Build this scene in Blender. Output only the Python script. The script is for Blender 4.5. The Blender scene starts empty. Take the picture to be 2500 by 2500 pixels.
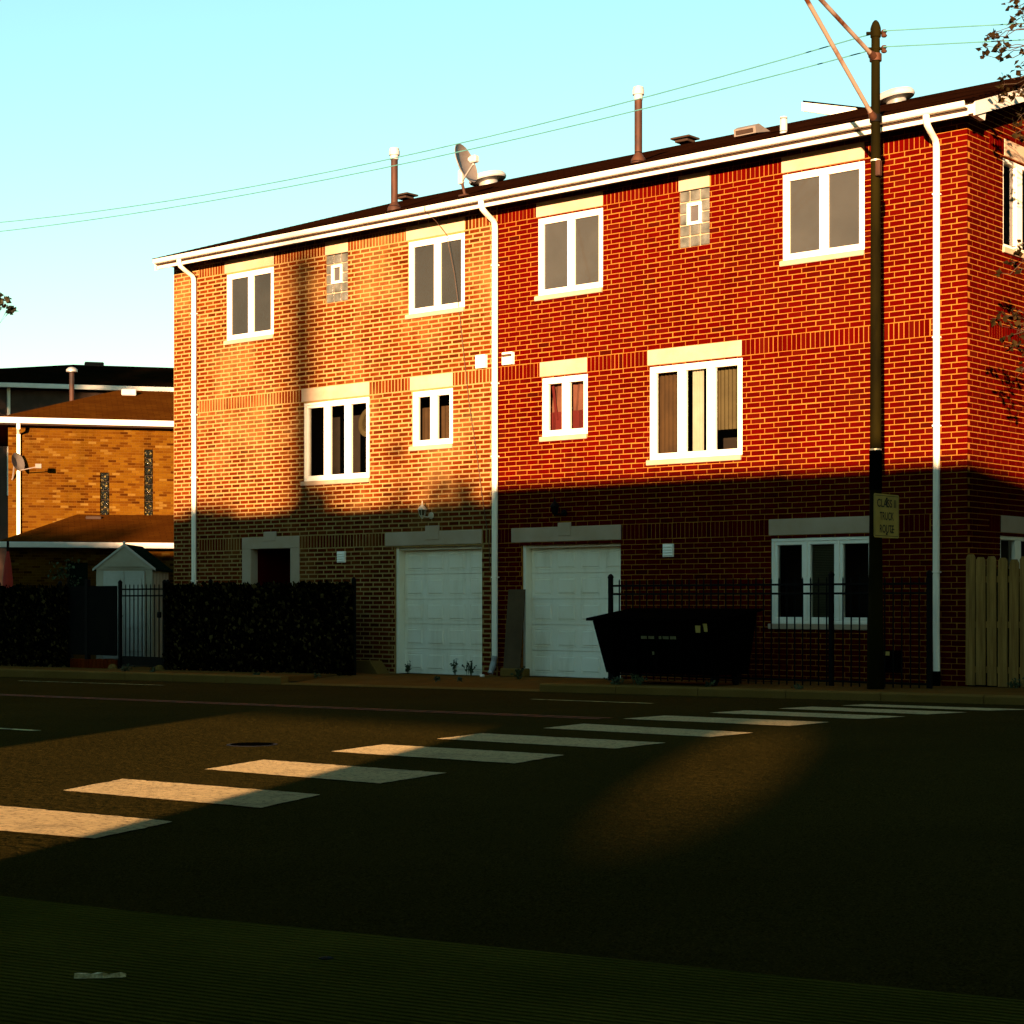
import bpy, math, random
from mathutils import Vector, Matrix
R = math.radians
random.seed(7)
SC = bpy.context.scene
COL = SC.collection

# ------------------------------------------------------------------ camera
cam = bpy.data.cameras.new('camera'); cam_o = bpy.data.objects.new('camera', cam); COL.objects.link(cam_o)
CAM = Vector((21.141, -24.254, 1.331))
cam_o.location = CAM; cam_o.rotation_euler = (R(90), 0, R(40.667))
cam.sensor_width = 36; cam.lens = 4414.42/2500*36; cam.shift_y = 218.64/2500
cam.clip_start = 0.05; cam.clip_end = 2000
SC.camera = cam_o
# ------------------------------------------------------------------ sky, sun, exposure
SUN_AZ, SUN_EL = 27.5, 5.65            # degrees off the facade normal, degrees above the horizon
w = bpy.data.worlds.new('World'); SC.world = w; w.use_nodes = True
nt = w.node_tree; bg = nt.nodes['Background']
sky = nt.nodes.new('ShaderNodeTexSky'); sky.sky_type = 'NISHITA'; sky.sun_disc = False
sky.sun_elevation = R(SUN_EL); sky.sun_rotation = R(180-SUN_AZ)
sky.air_density = 1.15; sky.dust_density = 0.0; sky.ozone_density = 2.9
tint = nt.nodes.new('ShaderNodeMix'); tint.data_type = 'RGBA'; tint.blend_type = 'MULTIPLY'; tint.inputs[0].default_value = 1
tint.inputs[7].default_value = (1.0, 1.0, 0.70, 1)
nt.links.new(sky.outputs[0], tint.inputs[6]); nt.links.new(tint.outputs[2], bg.inputs[0])
bg.inputs[1].default_value = 0.10
sun = bpy.data.lights.new('sun', 'SUN'); sun.energy = 5.0; sun.angle = R(0.53); sun.color = (1.0, 0.63, 0.37)
sun_o = bpy.data.objects.new('sun', sun); COL.objects.link(sun_o); sun_o.location = (30, -40, 20)
_d = Vector((-math.sin(R(SUN_AZ)), math.cos(R(SUN_AZ)), -math.tan(R(SUN_EL))))
sun_o.rotation_euler = _d.to_track_quat('-Z', 'Y').to_euler()
SC.view_settings.view_transform = 'Standard'; SC.view_settings.look = 'None'
SC.view_settings.exposure = 2.32; SC.view_settings.gamma = 1; SC.view_settings.use_curve_mapping = False
SC.cycles.max_bounces = 6; SC.cycles.diffuse_bounces = 3; SC.cycles.transparent_max_bounces = 12
try: SC.cycles.use_denoising = True
except Exception: pass
SUNX, SUNZ = math.tan(R(SUN_AZ)), math.tan(R(SUN_EL))/math.cos(R(SUN_AZ))   # shift in x and z for each metre towards -y

# ------------------------------------------------------------------ materials
class N:
    """small node-tree builder"""
    def __init__(s, name):
        s.m = bpy.data.materials.new(name); s.m.use_nodes = True; s.t = s.m.node_tree
        s.p = s.t.nodes['Principled BSDF']; s.out = s.t.nodes['Material Output']
    def n(s, typ, **kw):
        x = s.t.nodes.new('ShaderNode'+typ)
        for k, v in kw.items(): setattr(x, k, v)
        return x
    def l(s, a, b): s.t.links.new(a, b)
    def coord(s, kind='Position'):
        return s.n('NewGeometry').outputs['Position'] if kind == 'Position' else s.n('TexCoord').outputs[kind]
    def noise(s, scale, detail=3, rough=.55, vec=None, stretch=None):
        x = s.n('TexNoise'); x.inputs['Scale'].default_value = scale; x.inputs['Detail'].default_value = detail
        x.inputs['Roughness'].default_value = rough
        v = vec or s.coord()
        if stretch:
            mp = s.n('Mapping'); mp.inputs['Scale'].default_value = stretch; s.l(v, mp.inputs[0]); v = mp.outputs[0]
        s.l(v, x.inputs['Vector']); return x.outputs['Fac']
    def ramp(s, fac, stops):
        r = s.n('ValToRGB'); e = r.color_ramp.elements
        while len(e) < len(stops): e.new(0.5)
        for i, (p, c) in enumerate(stops):
            e[i].position = p; e[i].color = (*c, 1) if len(c) == 3 else c
        s.l(fac, r.inputs[0]); return r.outputs[0]
    def mix(s, fac, a, b, mode='MIX'):
        x = s.n('Mix', data_type='RGBA', blend_type=mode)
        if isinstance(fac, (int, float)): x.inputs[0].default_value = fac
        else: s.l(fac, x.inputs[0])
        for v, i in ((a, 6), (b, 7)):
            if isinstance(v, tuple): x.inputs[i].default_value = (*v, 1)
            else: s.l(v, x.inputs[i])
        return x.outputs[2]
    def bump(s, h, strength, dist=.01):
        b = s.n('Bump'); b.inputs['Strength'].default_value = strength; b.inputs['Distance'].default_value = dist
        s.l(h, b.inputs['Height']); s.l(b.outputs[0], s.p.inputs['Normal'])
    def set(s, col=None, rough=.8, spec=.3, metal=0):
        if col is not None:
            if isinstance(col, tuple): s.p.inputs['Base Color'].default_value = (*col, 1)
            else: s.l(col, s.p.inputs['Base Color'])
        s.p.inputs['Roughness'].default_value = rough; s.p.inputs['Specular IOR Level'].default_value = spec
        s.p.inputs['Metallic'].default_value = metal
        return s.m

def pmat(name, c1, c2, scale=3., rough=.75, spec=.3, metal=0, bump=0., bscale=60., stretch=None, lo=.35, hi=.65, detail=4):
    s = N(name); f = s.noise(scale, detail, .6, stretch=stretch)
    col = s.ramp(f, [(lo, c1), (hi, c2)])
    if bump: s.bump(s.noise(bscale, 3, .6), bump, .006)
    return s.set(col, rough, spec, metal)

def brickmat(name, stops, stain, stain_amt, stain_scale=.45):
    s = N(name); stops = [(p, tuple(.86*x for x in c)) for p, c in stops]; stain = tuple(.86*x for x in stain)
    a = s.n('NewGeometry').outputs['Random Per Island']; b = s.n('ObjectInfo').outputs['Random']
    ad = s.n('Math', operation='ADD'); s.l(a, ad.inputs[0]); s.l(b, ad.inputs[1])
    wn = s.n('TexWhiteNoise', noise_dimensions='1D'); s.l(ad.outputs[0], wn.inputs['W'])
    col = s.ramp(wn.outputs['Value'], stops)
    fine = s.noise(55, 4, .65)
    col = s.mix(.55, col, s.ramp(fine, [(.25, (.45, .45, .45)), (.75, (1.25, 1.25, 1.25))]), 'MULTIPLY')
    big = s.noise(stain_scale, 5, .6)
    msk = s.ramp(big, [(.50, (0, 0, 0)), (.74, (stain_amt,)*3)])
    col = s.mix(msk, col, stain)
    col = s.mix(.8, col, s.ramp(s.noise(.33, 4, .6), [(.3, (.70, .70, .70)), (.7, (1.15, 1.15, 1.15))]), 'MULTIPLY')
    col = s.mix(.7, col, s.ramp(s.noise(1.6, 4, .6, stretch=(1, 1, .22)), [(.28, (.55, .55, .55)), (.5, (1, 1, 1))]), 'MULTIPLY')
    s.bump(s.noise(130, 4, .7), .5, .004)
    return s.set(col, .95, .0)

M = {}
M['brick_orange'] = brickmat('orange_brick', [(0, (.075, .011, .0015)), (.12, (.120, .018, .002)), (.5, (.152, .020, .0020)), (.85, (.18, .030, .003)), (1, (.17, .042, .006))], (.40, .195, .055), .8, .5)
M['brick_red'] = brickmat('red_brick', [(0, (.062, .0030, .0012)), (.04, (.086, .0014, .0006)), (.45, (.096, .0012, .0005)), (.8, (.112, .0014, .0006)), (1, (.100, .0045, .0015))], (.066, .004, .002), .45, .8)
M['brick_tan'] = brickmat('tan_brick', [(0, (.060, .016, .0015)), (.10, (.105, .032, .002)), (.28, (.150, .052, .0035)), (.6, (.185, .074, .004)), (.9, (.21, .090, .006)), (1, (.30, .165, .03))], (.115, .042, .004), .75, .5)
def mortarmat(name, c1, c2):
    s = N(name); c1, c2 = tuple(.86*x for x in c1), tuple(.86*x for x in c2)
    col = s.ramp(s.noise(2.2, 5, .65), [(.3, c1), (.7, c2)])
    col = s.mix(.4, col, s.ramp(s.noise(70, 3), [(.3, (.55, .55, .55)), (.7, (1.2, 1.2, 1.2))]), 'MULTIPLY')
    s.bump(s.noise(160, 3), .6, .004); return s.set(col, .95, .1)
M['mortar_left'] = mortarmat('pale_mortar', (.38, .208, .056), (.50, .310, .108))
M['mortar_right'] = mortarmat('buff_mortar', (.33, .116, .012), (.48, .194, .027))
M['mortar_tan'] = mortarmat('tan_mortar', (.16, .066, .006), (.21, .092, .010))
M['stone'] = pmat('limestone', (.54, .365, .215), (.62, .44, .29), 1.8, .85, .2, bump=.3, bscale=90)
M['white_frame'] = pmat('white_vinyl', (.86, .77, .60), (.90, .82, .67), 4, .3, .5)
M['white_metal'] = pmat('white_enamel', (.60, .53, .43), (.68, .62, .52), 1.2, .4, .45, bump=.06, bscale=8)
M['downspout'] = pmat('cream_aluminium', (.85, .74, .56), (.90, .80, .64), 2.0, .3, .5, stretch=(1, 1, .25), bump=.05, bscale=6)
s = N('garage_enamel'); col = s.ramp(s.noise(.9, 4, .6), [(.35, (.88, .76, .55)), (.65, (.92, .83, .65))])
col = s.mix(.6, col, s.ramp(s.noise(2.2, 5, .65, stretch=(2.5, 2.5, .5)), [(.30, (.82, .78, .70)), (.5, (1, 1, 1))]), 'MULTIPLY')
s.bump(s.noise(30, 3), .05, .006)
M['door_paint'] = s.set(col, .30, .55)
M['door_paint_plain'] = pmat('door_enamel', (.78, .66, .46), (.86, .76, .58), .9, .6, .1, bump=.05, bscale=30)
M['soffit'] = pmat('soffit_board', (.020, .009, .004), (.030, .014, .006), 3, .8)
def shinglemat(name, c1, c2, c3):
    s = N(name)
    tc = s.n('TexCoord').outputs['UV']
    br = s.n('TexBrick'); br.offset = .5; br.inputs['Scale'].default_value = 1
    br.inputs['Brick Width'].default_value = .30; br.inputs['Row Height'].default_value = .14; br.inputs['Mortar Size'].default_value = .006
    br.inputs['Color1'].default_value = (*c1, 1); br.inputs['Color2'].default_value = (*c2, 1); br.inputs['Mortar'].default_value = (*[x*.35 for x in c1], 1)
    s.l(tc, br.inputs['Vector'])
    col = s.mix(s.ramp(s.noise(.9, 5, .65), [(.4, (0, 0, 0)), (.75, (.8, .8, .8))]), br.outputs['Color'], c3)
    col = s.mix(.6, col, s.ramp(s.noise(120, 2), [(.3, (.4, .4, .4)), (.7, (1.4, 1.4, 1.4))]), 'MULTIPLY')
    s.bump(br.outputs['Fac'], -.6, .01); return s.set(col, .95, .0)
M['shingle_dark'] = shinglemat('brown_shingle', (.0075, .0022, .0009), (.0110, .0034, .0013), (.006, .0022, .0012))
M['shingle_brown'] = shinglemat('tan_shingle', (.085, .026, .0030), (.115, .038, .0042), (.065, .018, .0024))
M['shingle_shaded'] = shinglemat('shaded_shingle', (.0045, .0032, .0014), (.007, .005, .002), (.016, .006, .002))  # far roof: its shade is put into this near-black colour
M['rust'] = pmat('rusted_steel', (.016, .006, .003), (.095, .028, .006), 3.2, .7, .4, .25, bump=.3, bscale=60, stretch=(1, 1, .4))
M['galv'] = pmat('galvanised', (.42, .40, .36), (.56, .53, .48), 5, .45, .5, .35, bump=.1, bscale=20)
M['vent_white'] = pmat('weathered_white', (.50, .47, .43), (.62, .59, .55), 4, .5, .4)
M['dish_grey'] = pmat('dish_grey', (.20, .16, .13), (.25, .21, .17), 5, .5, .4)
M['pole'] = pmat('green_painted_steel', (.0050, .0038, .0004), (.015, .0110, .0010), 2.4, .8, .02, 0, bump=.25, bscale=40, stretch=(1, 1, .25))
M['arm'] = pmat('rusty_white_pipe', (.38, .27, .19), (.13, .036, .008), 1.6, .6, .2, bump=.3, bscale=60, lo=.50, hi=.62)
M['black_metal'] = pmat('black_iron', (.0012, .0011, .0008), (.0025, .002, .0012), 8, .7, .08)
M['black_plastic'] = pmat('black_steel', (.0008, .0008, .0006), (.0016, .0014, .0010), 3, .9, .0, bump=.2, bscale=18)
M['lantern_white'] = pmat('cream_enamel', (.50, .42, .28), (.60, .52, .38), 4, .5)
M['screen_grey'] = pmat('insect_screen', (.080, .074, .072), (.106, .098, .095), .9, .7, .2, bump=.1, bscale=400)
M['screen_dark'] = pmat('dusty_screen', (.047, .043, .041), (.064, .059, .056), .9, .6, .25, bump=.1, bscale=400)
M['room'] = pmat('room_dark', (.02, .012, .006), (.03, .018, .009), 3, .9)
M['curtain_brown'] = pmat('brown_curtain', (.055, .025, .006), (.085, .04, .010), 3, .9)
M['curtain_white'] = pmat('white_curtain', (.46, .40, .30), (.54, .48, .38), 3, .9)
M['curtain_olive'] = pmat('olive_blind', (.085, .058, .018), (.11, .078, .026), 3, .8)
M['curtain_pink'] = pmat('pink_curtain', (.17, .055, .03), (.23, .08, .045), 3, .9)
M['curtain_red'] = pmat('red_cloth', (.11, .006, .004), (.16, .009, .006), 3, .9)
M['blind'] = pmat('slatted_blind', (.10, .075, .035), (.13, .10, .05), 3, .7)
s = N('window_glass')
gl = s.n('BsdfGlossy'); gl.inputs['Roughness'].default_value = .02
tr = s.n('BsdfTransparent'); tr.inputs[0].default_value = (.78, .80, .76, 1)
fr = s.n('Fresnel'); fr.inputs['IOR'].default_value = 1.33
mx = s.n('MixShader'); s.l(fr.outputs[0], mx.inputs[0]); s.l(tr.outputs[0], mx.inputs[1]); s.l(gl.outputs[0], mx.inputs[2]); s.l(mx.outputs[0], s.out.inputs['Surface'])
M['glass'] = s.m
s = N('glass_block'); wv = s.n('TexWave'); wv.inputs['Scale'].default_value = 28; wv.inputs['Distortion'].default_value = .6
mp = s.n('Mapping'); mp.inputs['Rotation'].default_value = (0, R(45), 0); s.l(s.coord(), mp.inputs[0]); s.l(mp.outputs[0], wv.inputs['Vector'])
s.bump(wv.outputs['Fac'], .5, .006)
M['glass_block'] = s.set(s.ramp(s.noise(5, 3), [(.3, (.075, .078, .062)), (.7, (.22, .22, .185))]), .12, .6)
M['sparkle_glass'] = pmat('dimpled_glass', (.004, .004, .002), (.30, .22, .06), 17, .15, .6, lo=.56, hi=.72, bump=.9, bscale=30, detail=2)  # bright specks in the colour stand in for glints on the glass
# ground
s = N('asphalt')
spk = s.noise(85, 4, .85); mid = s.noise(24, 4, .7); big = s.noise(.35, 5, .6)
col = s.ramp(big, [(.3, (.0280, .0205, .0046)), (.7, (.0365, .0260, .0058))])
col = s.mix(.85, col, s.ramp(spk, [(.36, (.25, .25, .25)), (.60, (1.35, 1.3, 1.2)), (.74, (3.2, 3.0, 2.6))]), 'MULTIPLY')
hb = s.n('Math', operation='ADD'); s.l(spk, hb.inputs[0]); s.l(mid, hb.inputs[1])
s.bump(hb.outputs[0], .6, .012)
M['asphalt'] = s.set(col, 1.0, .0)
s = N('road_paint')
wear = s.ramp(s.noise(26, 6, .75), [(.38, (.07, .06, .025)), (.47, (.50, .38, .17)), (.75, (.66, .50, .24))])
wear = s.mix(s.ramp(s.noise(2.3, 5, .7), [(.52, (0, 0, 0)), (.70, (.75, .75, .75))]), wear, (.17, .14, .07))
wear = s.mix(.5, wear, s.ramp(s.noise(5, 4, .7, stretch=(.35, 6, 1)), [(.3, (.6, .6, .6)), (.6, (1.1, 1.1, 1.1))]), 'MULTIPLY')
s.bump(s.noise(200, 3, .7), .9, .02); s.p.inputs['Diffuse Roughness'].default_value = 1.0
s.p.inputs['Sheen Weight'].default_value = .6; s.p.inputs['Sheen Roughness'].default_value = .55; s.p.inputs['Sheen Tint'].default_value = (.6, .36, .17, 1)
M['road_paint'] = s.set(wear, .9, .05)
M['yellow_paint'] = pmat('worn_yellow_paint', (.035, .03, .014), (.19, .055, .02), 9, .9, .1, lo=.35, hi=.6, bump=.5, bscale=200)
M['lane_paint'] = pmat('worn_white_paint', (.05, .05, .02), (.34, .33, .12), 9, .9, .1, lo=.35, hi=.6, bump=.5, bscale=200)
def concmat(name, c1, c2, groove=0):
    s = N(name); col = s.ramp(s.noise(.9, 6, .65), [(.3, c1), (.72, c2)])
    col = s.mix(.6, col, s.ramp(s.noise(90, 4, .7), [(.3, (.55, .55, .55)), (.7, (1.3, 1.3, 1.3))]), 'MULTIPLY')
    h = s.noise(120, 3, .7)
    if groove:
        mp = s.n('Mapping'); mp.inputs['Rotation'].default_value = (0, 0, R(-11.5)); s.l(s.coord(), mp.inputs[0])
        wv = s.n('TexWave', bands_direction='Y'); wv.inputs['Scale'].default_value = groove; wv.inputs['Distortion'].default_value = 1.3
        wv.inputs['Detail'].default_value = 4; wv.inputs['Detail Scale'].default_value = 1.2; s.l(mp.outputs[0], wv.inputs['Vector'])
        ad = s.n('Math', operation='MULTIPLY_ADD'); s.l(wv.outputs['Fac'], ad.inputs[0]); ad.inputs[1].default_value = 1.4; s.l(h, ad.inputs[2]); h = ad.outputs[0]
        gm = s.ramp(s.noise(1.7, 5, .65), [(.38, (.0, .0, .0)), (.70, (.5, .5, .5))])
        col = s.mix(gm, col, s.mix(1.0, col, s.ramp(wv.outputs['Fac'], [(.0, (.25, .25, .25)), (.5, (1, 1, 1))]), 'MULTIPLY'))
        s.bump(h, .8, .012)
    else: s.bump(h, .6, .01)
    return s.set(col, 1.0, .0)
M['concrete'] = concmat('sidewalk_concrete', (.095, .044, .009), (.145, .070, .015))
M['concrete_kerb'] = concmat('kerb_concrete', (.12, .066, .014), (.17, .096, .023))
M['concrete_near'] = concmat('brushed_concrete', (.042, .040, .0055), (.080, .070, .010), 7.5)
M['soil'] = pmat('bare_soil', (.02, .016, .008), (.04, .03, .015), 1.4, .95, .1, bump=.6, bscale=30)
M['leaf'] = pmat('leaf', (.016, .015, .004), (.05, .038, .011), 6, .6, .3, detail=1)
M['leaf_shade'] = pmat('shaded_leaf', (.022, .026, .008), (.05, .05, .014), 6, .6, .3, detail=1)  # shaded copy of the leaf colour
M['leaf_sun'] = pmat('sunlit_leaf', (.006, .0045, .001), (.024, .013, .003), 5, .8, .03, detail=1)  # sunlit copy of the leaf colour, warm light put in as brown
s = N('ivy_leaf'); col = s.ramp(s.n('NewGeometry').outputs['Random Per Island'], [(0, (.0008, .0008, .0003)), (.6, (.0025, .002, .0006)), (.85, (.014, .009, .002)), (1, (.065, .042, .012))])  # the few bright leaves are painted highlights among near-black ones
M['ivy'] = s.set(col, .9, .0)
M['weed'] = pmat('weed_leaf', (.018, .028, .008), (.05, .065, .02), 7, .7, .25, detail=1)
M['bark'] = pmat('bark', (.025, .016, .009), (.055, .035, .02), 5, .9, .1, bump=.8, bscale=25, stretch=(1, 1, .25))
M['wood_fence'] = pmat('weathered_pine', (.18, .088, .018), (.31, .160, .036), 3.0, .85, .15, bump=.4, bscale=60, stretch=(7, 7, .5))
M['brown_board'] = pmat('brown_board', (.060, .034, .014), (.085, .050, .021), 2, .85, .15, bump=.2, bscale=40)
M['shed'] = pmat('cream_resin', (.34, .28, .18), (.42, .36, .25), 1.6, .6, .3)
M['shed_door'] = pmat('white_resin', (.42, .39, .30), (.50, .47, .38), 1.6, .55, .3)
M['shed_roof'] = pmat('green_resin', (.003, .008, .004), (.005, .011, .006), 2, .9, .0)
M['dark_panel'] = pmat('dark_screen_panel', (.002, .002, .0015), (.004, .004, .002), 3, .9, .05)
M['red_fabric'] = pmat('red_fabric', (.26, .018, .008), (.34, .026, .012), 2, .8, .2)
M['sign_white'] = pmat('sign_face', (.36, .235, .045), (.44, .30, .065), 3.5, .6, .3, bump=.05)
M['sign_black'] = pmat('sign_black', (.008, .007, .006), (.012, .01, .008), 3, .6)
M['strap'] = pmat('steel_strap', (.45, .40, .26), (.58, .52, .36), 6, .4, .5, .4)
M['wire'] = pmat('sky_faded_wire', (.04, .15, .14), (.06, .19, .18), 5, .6)  # teal puts the fading into bright sky into the wire colour
M['cable'] = pmat('black_cable', (.045, .02, .008), (.06, .028, .012), 5, .6)
M['insulator'] = pmat('brown_insulator', (.05, .02, .012), (.09, .04, .02), 8, .25, .5)
M['reflector'] = pmat('reflective_tape', (.10, .085, .03), (.16, .13, .05), 12, .6, .3)
M['paper'] = pmat('dirty_paper', (.30, .22, .08), (.85, .76, .45), 30, .8, .2, bump=.4, bscale=60)
M['opposite_brick'] = pmat('opposite_wall', (.05, .03, .02), (.08, .045, .03), 2, .9, .1)

def trim(f, *names):
    '''scale the base colour of finished materials'''
    for k in names:
        t = M[k].node_tree; b = t.nodes['Principled BSDF'].inputs['Base Color']; src = b.links[0].from_socket
        x = t.nodes.new('ShaderNodeMix'); x.data_type = 'RGBA'; x.blend_type = 'MULTIPLY'; x.inputs[0].default_value = 1; x.inputs[7].default_value = (f, f, f, 1)
        t.links.new(src, x.inputs[6]); t.links.new(x.outputs[2], b)
trim(.78, 'brick_orange', 'mortar_left', 'mortar_right'); trim(.72, 'brick_red')
trim(.60, 'brick_tan', 'shingle_brown')
trim(.66, 'mortar_tan', 'shingle_dark', 'shingle_shaded', 'rust', 'pole', 'arm', 'screen_grey', 'screen_dark',
     'curtain_brown', 'curtain_white', 'curtain_olive', 'curtain_pink', 'curtain_red', 'glass_block', 'sparkle_glass', 'dish_grey', 'stone', 'galv', 'vent_white', 'room')

# ------------------------------------------------------------------ mesh helpers
def origin_of(o):
    v = Vector((0, 0, 0))
    while o is not None: v += o.location; o = o.parent
    return v
def link(o, parent=None):
    COL.objects.link(o)
    if parent is not None: o.parent = parent
    return o
class MB:
    """collects faces given in world coordinates (or local ones through m)"""
    def __init__(s, m=None): s.v = []; s.f = []; s.m = m; s.uv = None
    def add(s, vs, fs):
        b = len(s.v)
        if s.m is not None: vs = [tuple(s.m @ Vector(p)) for p in vs]
        s.v += [tuple(p) for p in vs]; s.f += [tuple(i+b for i in q) for q in fs]; return s
    def quad(s, a, b, c, d): return s.add([a, b, c, d], [(0, 1, 2, 3)])
    def box(s, x0, x1, y0, y1, z0, z1, b=0.0):
        if b <= 0:
            vs = [(x, y, z) for x in (x0, x1) for y in (y0, y1) for z in (z0, z1)]
            return s.add(vs, [(0, 1, 3, 2), (4, 6, 7, 5), (0, 4, 5, 1), (2, 3, 7, 6), (0, 2, 6, 4), (1, 5, 7, 3)])
        lo, hi = (x0, y0, z0), (x1, y1, z1); vs = []; idx = {}
        for cx in (0, 1):
            for cy in (0, 1):
                for cz in (0, 1):
                    c = [(lo, hi)[k][i] for i, k in enumerate((cx, cy, cz))]; sg = [1 if k == 0 else -1 for k in (cx, cy, cz)]
                    for ax in range(3):
                        p = list(c)
                        for i in range(3):
                            if i != ax: p[i] += sg[i]*b
                        idx[(cx, cy, cz, ax)] = len(vs); vs.append(tuple(p))
        fs = []
        for ax in range(3):
            o = [i for i in range(3) if i != ax]
            for k in (0, 1):
                q = []
                for (p, r) in ((0, 0), (1, 0), (1, 1), (0, 1)):
                    c = [0, 0, 0]; c[ax] = k; c[o[0]] = p; c[o[1]] = r; q.append(idx[(*c, ax)])
                fs.append(tuple(q))
        for ax in range(3):
            o = [i for i in range(3) if i != ax]
            for p in (0, 1):
                for r in (0, 1):
                    c0 = [0, 0, 0]; c1 = [0, 0, 0]; c1[ax] = 1
                    for c in (c0, c1): c[o[0]] = p; c[o[1]] = r
                    fs.append((idx[(*c0, o[0])], idx[(*c0, o[1])], idx[(*c1, o[1])], idx[(*c1, o[0])]))
        for cx in (0, 1):
            for cy in (0, 1):
                for cz in (0, 1): fs.append(tuple(idx[(cx, cy, cz, a)] for a in range(3)))
        return s.add(vs, fs)
    def prism(s, pts, d):
        """closed polygon pts (3-D) pushed along vector d"""
        n = len(pts); q = [tuple(Vector(p)+Vector(d)) for p in pts]
        return s.add([tuple(p) for p in pts]+q, [tuple(range(n)), tuple(range(2*n-1, n-1, -1))]+[(i, (i+1) % n, n+(i+1) % n, n+i) for i in range(n)])
    def tube(s, pts, r, n=10, cap=True, flat=(1, 1)):
        pts = [Vector(p) for p in pts]; rs = r if isinstance(r, (list, tuple)) else [r]*len(pts)
        vs = []; fs = []; up = None
        for i, p in enumerate(pts):
            t = (pts[min(i+1, len(pts)-1)]-pts[max(i-1, 0)]).normalized()
            if up is None: up = Vector((1, 0, 0)) if abs(t.x) < .8 else Vector((0, 0, 1))
            a = (up-t*up.dot(t)).normalized(); b = t.cross(a); up = a
            for k in range(n):
                th = 2*math.pi*(k+.5)/n
                vs.append(tuple(p+(a*math.cos(th)*flat[0]+b*math.sin(th)*flat[1])*rs[i]))
        for i in range(len(pts)-1):
            for k in range(n): fs.append((i*n+k, i*n+(k+1) % n, (i+1)*n+(k+1) % n, (i+1)*n+k))
        if cap: fs += [tuple(range(n-1, -1, -1)), tuple(range((len(pts)-1)*n, len(pts)*n))]
        return s.add(vs, fs)
    def lathe(s, prof, c, n=20, axis=None):
        """prof [(radius, height)] about c; axis: rotation matrix"""
        vs = []; fs = []; A = axis or Matrix.Identity(3); c = Vector(c)
        for (r, h) in prof:
            for k in range(n):
                th = 2*math.pi*k/n; vs.append(tuple(c+A @ Vector((r*math.cos(th), r*math.sin(th), h))))
        for i in range(len(prof)-1):
            for k in range(n): fs.append((i*n+k, i*n+(k+1) % n, (i+1)*n+(k+1) % n, (i+1)*n+k))
        fs += [tuple(range(n-1, -1, -1)), tuple(range((len(prof)-1)*n, len(prof)*n))]
        return s.add(vs, fs)
    def brick(s, O, U, Nn, u0, u1, z0, z1, dep, b=.004, jit=0):
        """a brick on a wall face: O origin, U along, Nn outward; chamfered front"""
        O = Vector(O); U = Vector(U); Nn = Vector(Nn); Z = Vector((0, 0, 1)); o = random.uniform(-jit, jit)
        P = lambda u, z, d: tuple(O+U*u+Z*z-Nn*(d+o))
        vs = []
        for (ins, d) in ((b, 0), (0, b), (0, dep)):
            vs += [P(u0+ins, z0+ins, d), P(u1-ins, z0+ins, d), P(u1-ins, z1-ins, d), P(u0+ins, z1-ins, d)]
        fs = [(0, 1, 2, 3)]
        for k in (0, 4): fs += [(k+i, k+4+i, k+4+(i+1) % 4, k+(i+1) % 4) for i in range(4)]
        return s.add(vs, fs)
    def build(s, name, mat, parent=None, smooth=False, uv=None):
        o0 = origin_of(parent) if parent is not None else Vector((0, 0, 0))
        me = bpy.data.meshes.new(name); me.from_pydata([tuple(Vector(p)-o0) for p in s.v], [], s.f)
        if isinstance(mat, str): mat = M[mat]
        me.materials.append(mat)
        if smooth:
            me.polygons.foreach_set('use_smooth', [True]*len(me.polygons)); 
            try: me.set_sharp_from_angle(angle=R(40))
            except Exception: pass
        if uv:
            lay = me.uv_layers.new(name='UVMap')
            for lp in me.loops: lay.data[lp.index].uv = uv(Vector(me.vertices[lp.vertex_index].co)+o0)
        me.update(); o = bpy.data.objects.new(name, me); link(o, parent); return o
def tag(o, label=None, cat=None, group=None, kind=None):
    if label: o['label'] = label
    if cat: o['category'] = cat
    if group: o['group'] = group
    if kind: o['kind'] = kind
    return o
def thing(name, label, cat, loc=(0, 0, 0), group=None):
    o = bpy.data.objects.new(name, None); o.empty_display_size = .3; o.location = loc; link(o); return tag(o, label, cat, group)
def recenter(o):
    """put a single-mesh thing's origin at its base"""
    me = o.data; xs = [v.co for v in me.vertices]
    c = Vector((sum(v.x for v in xs)/len(xs), sum(v.y for v in xs)/len(xs), min(v.z for v in xs)))
    me.transform(Matrix.Translation(-c)); o.location = o.location+c; return o

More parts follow.
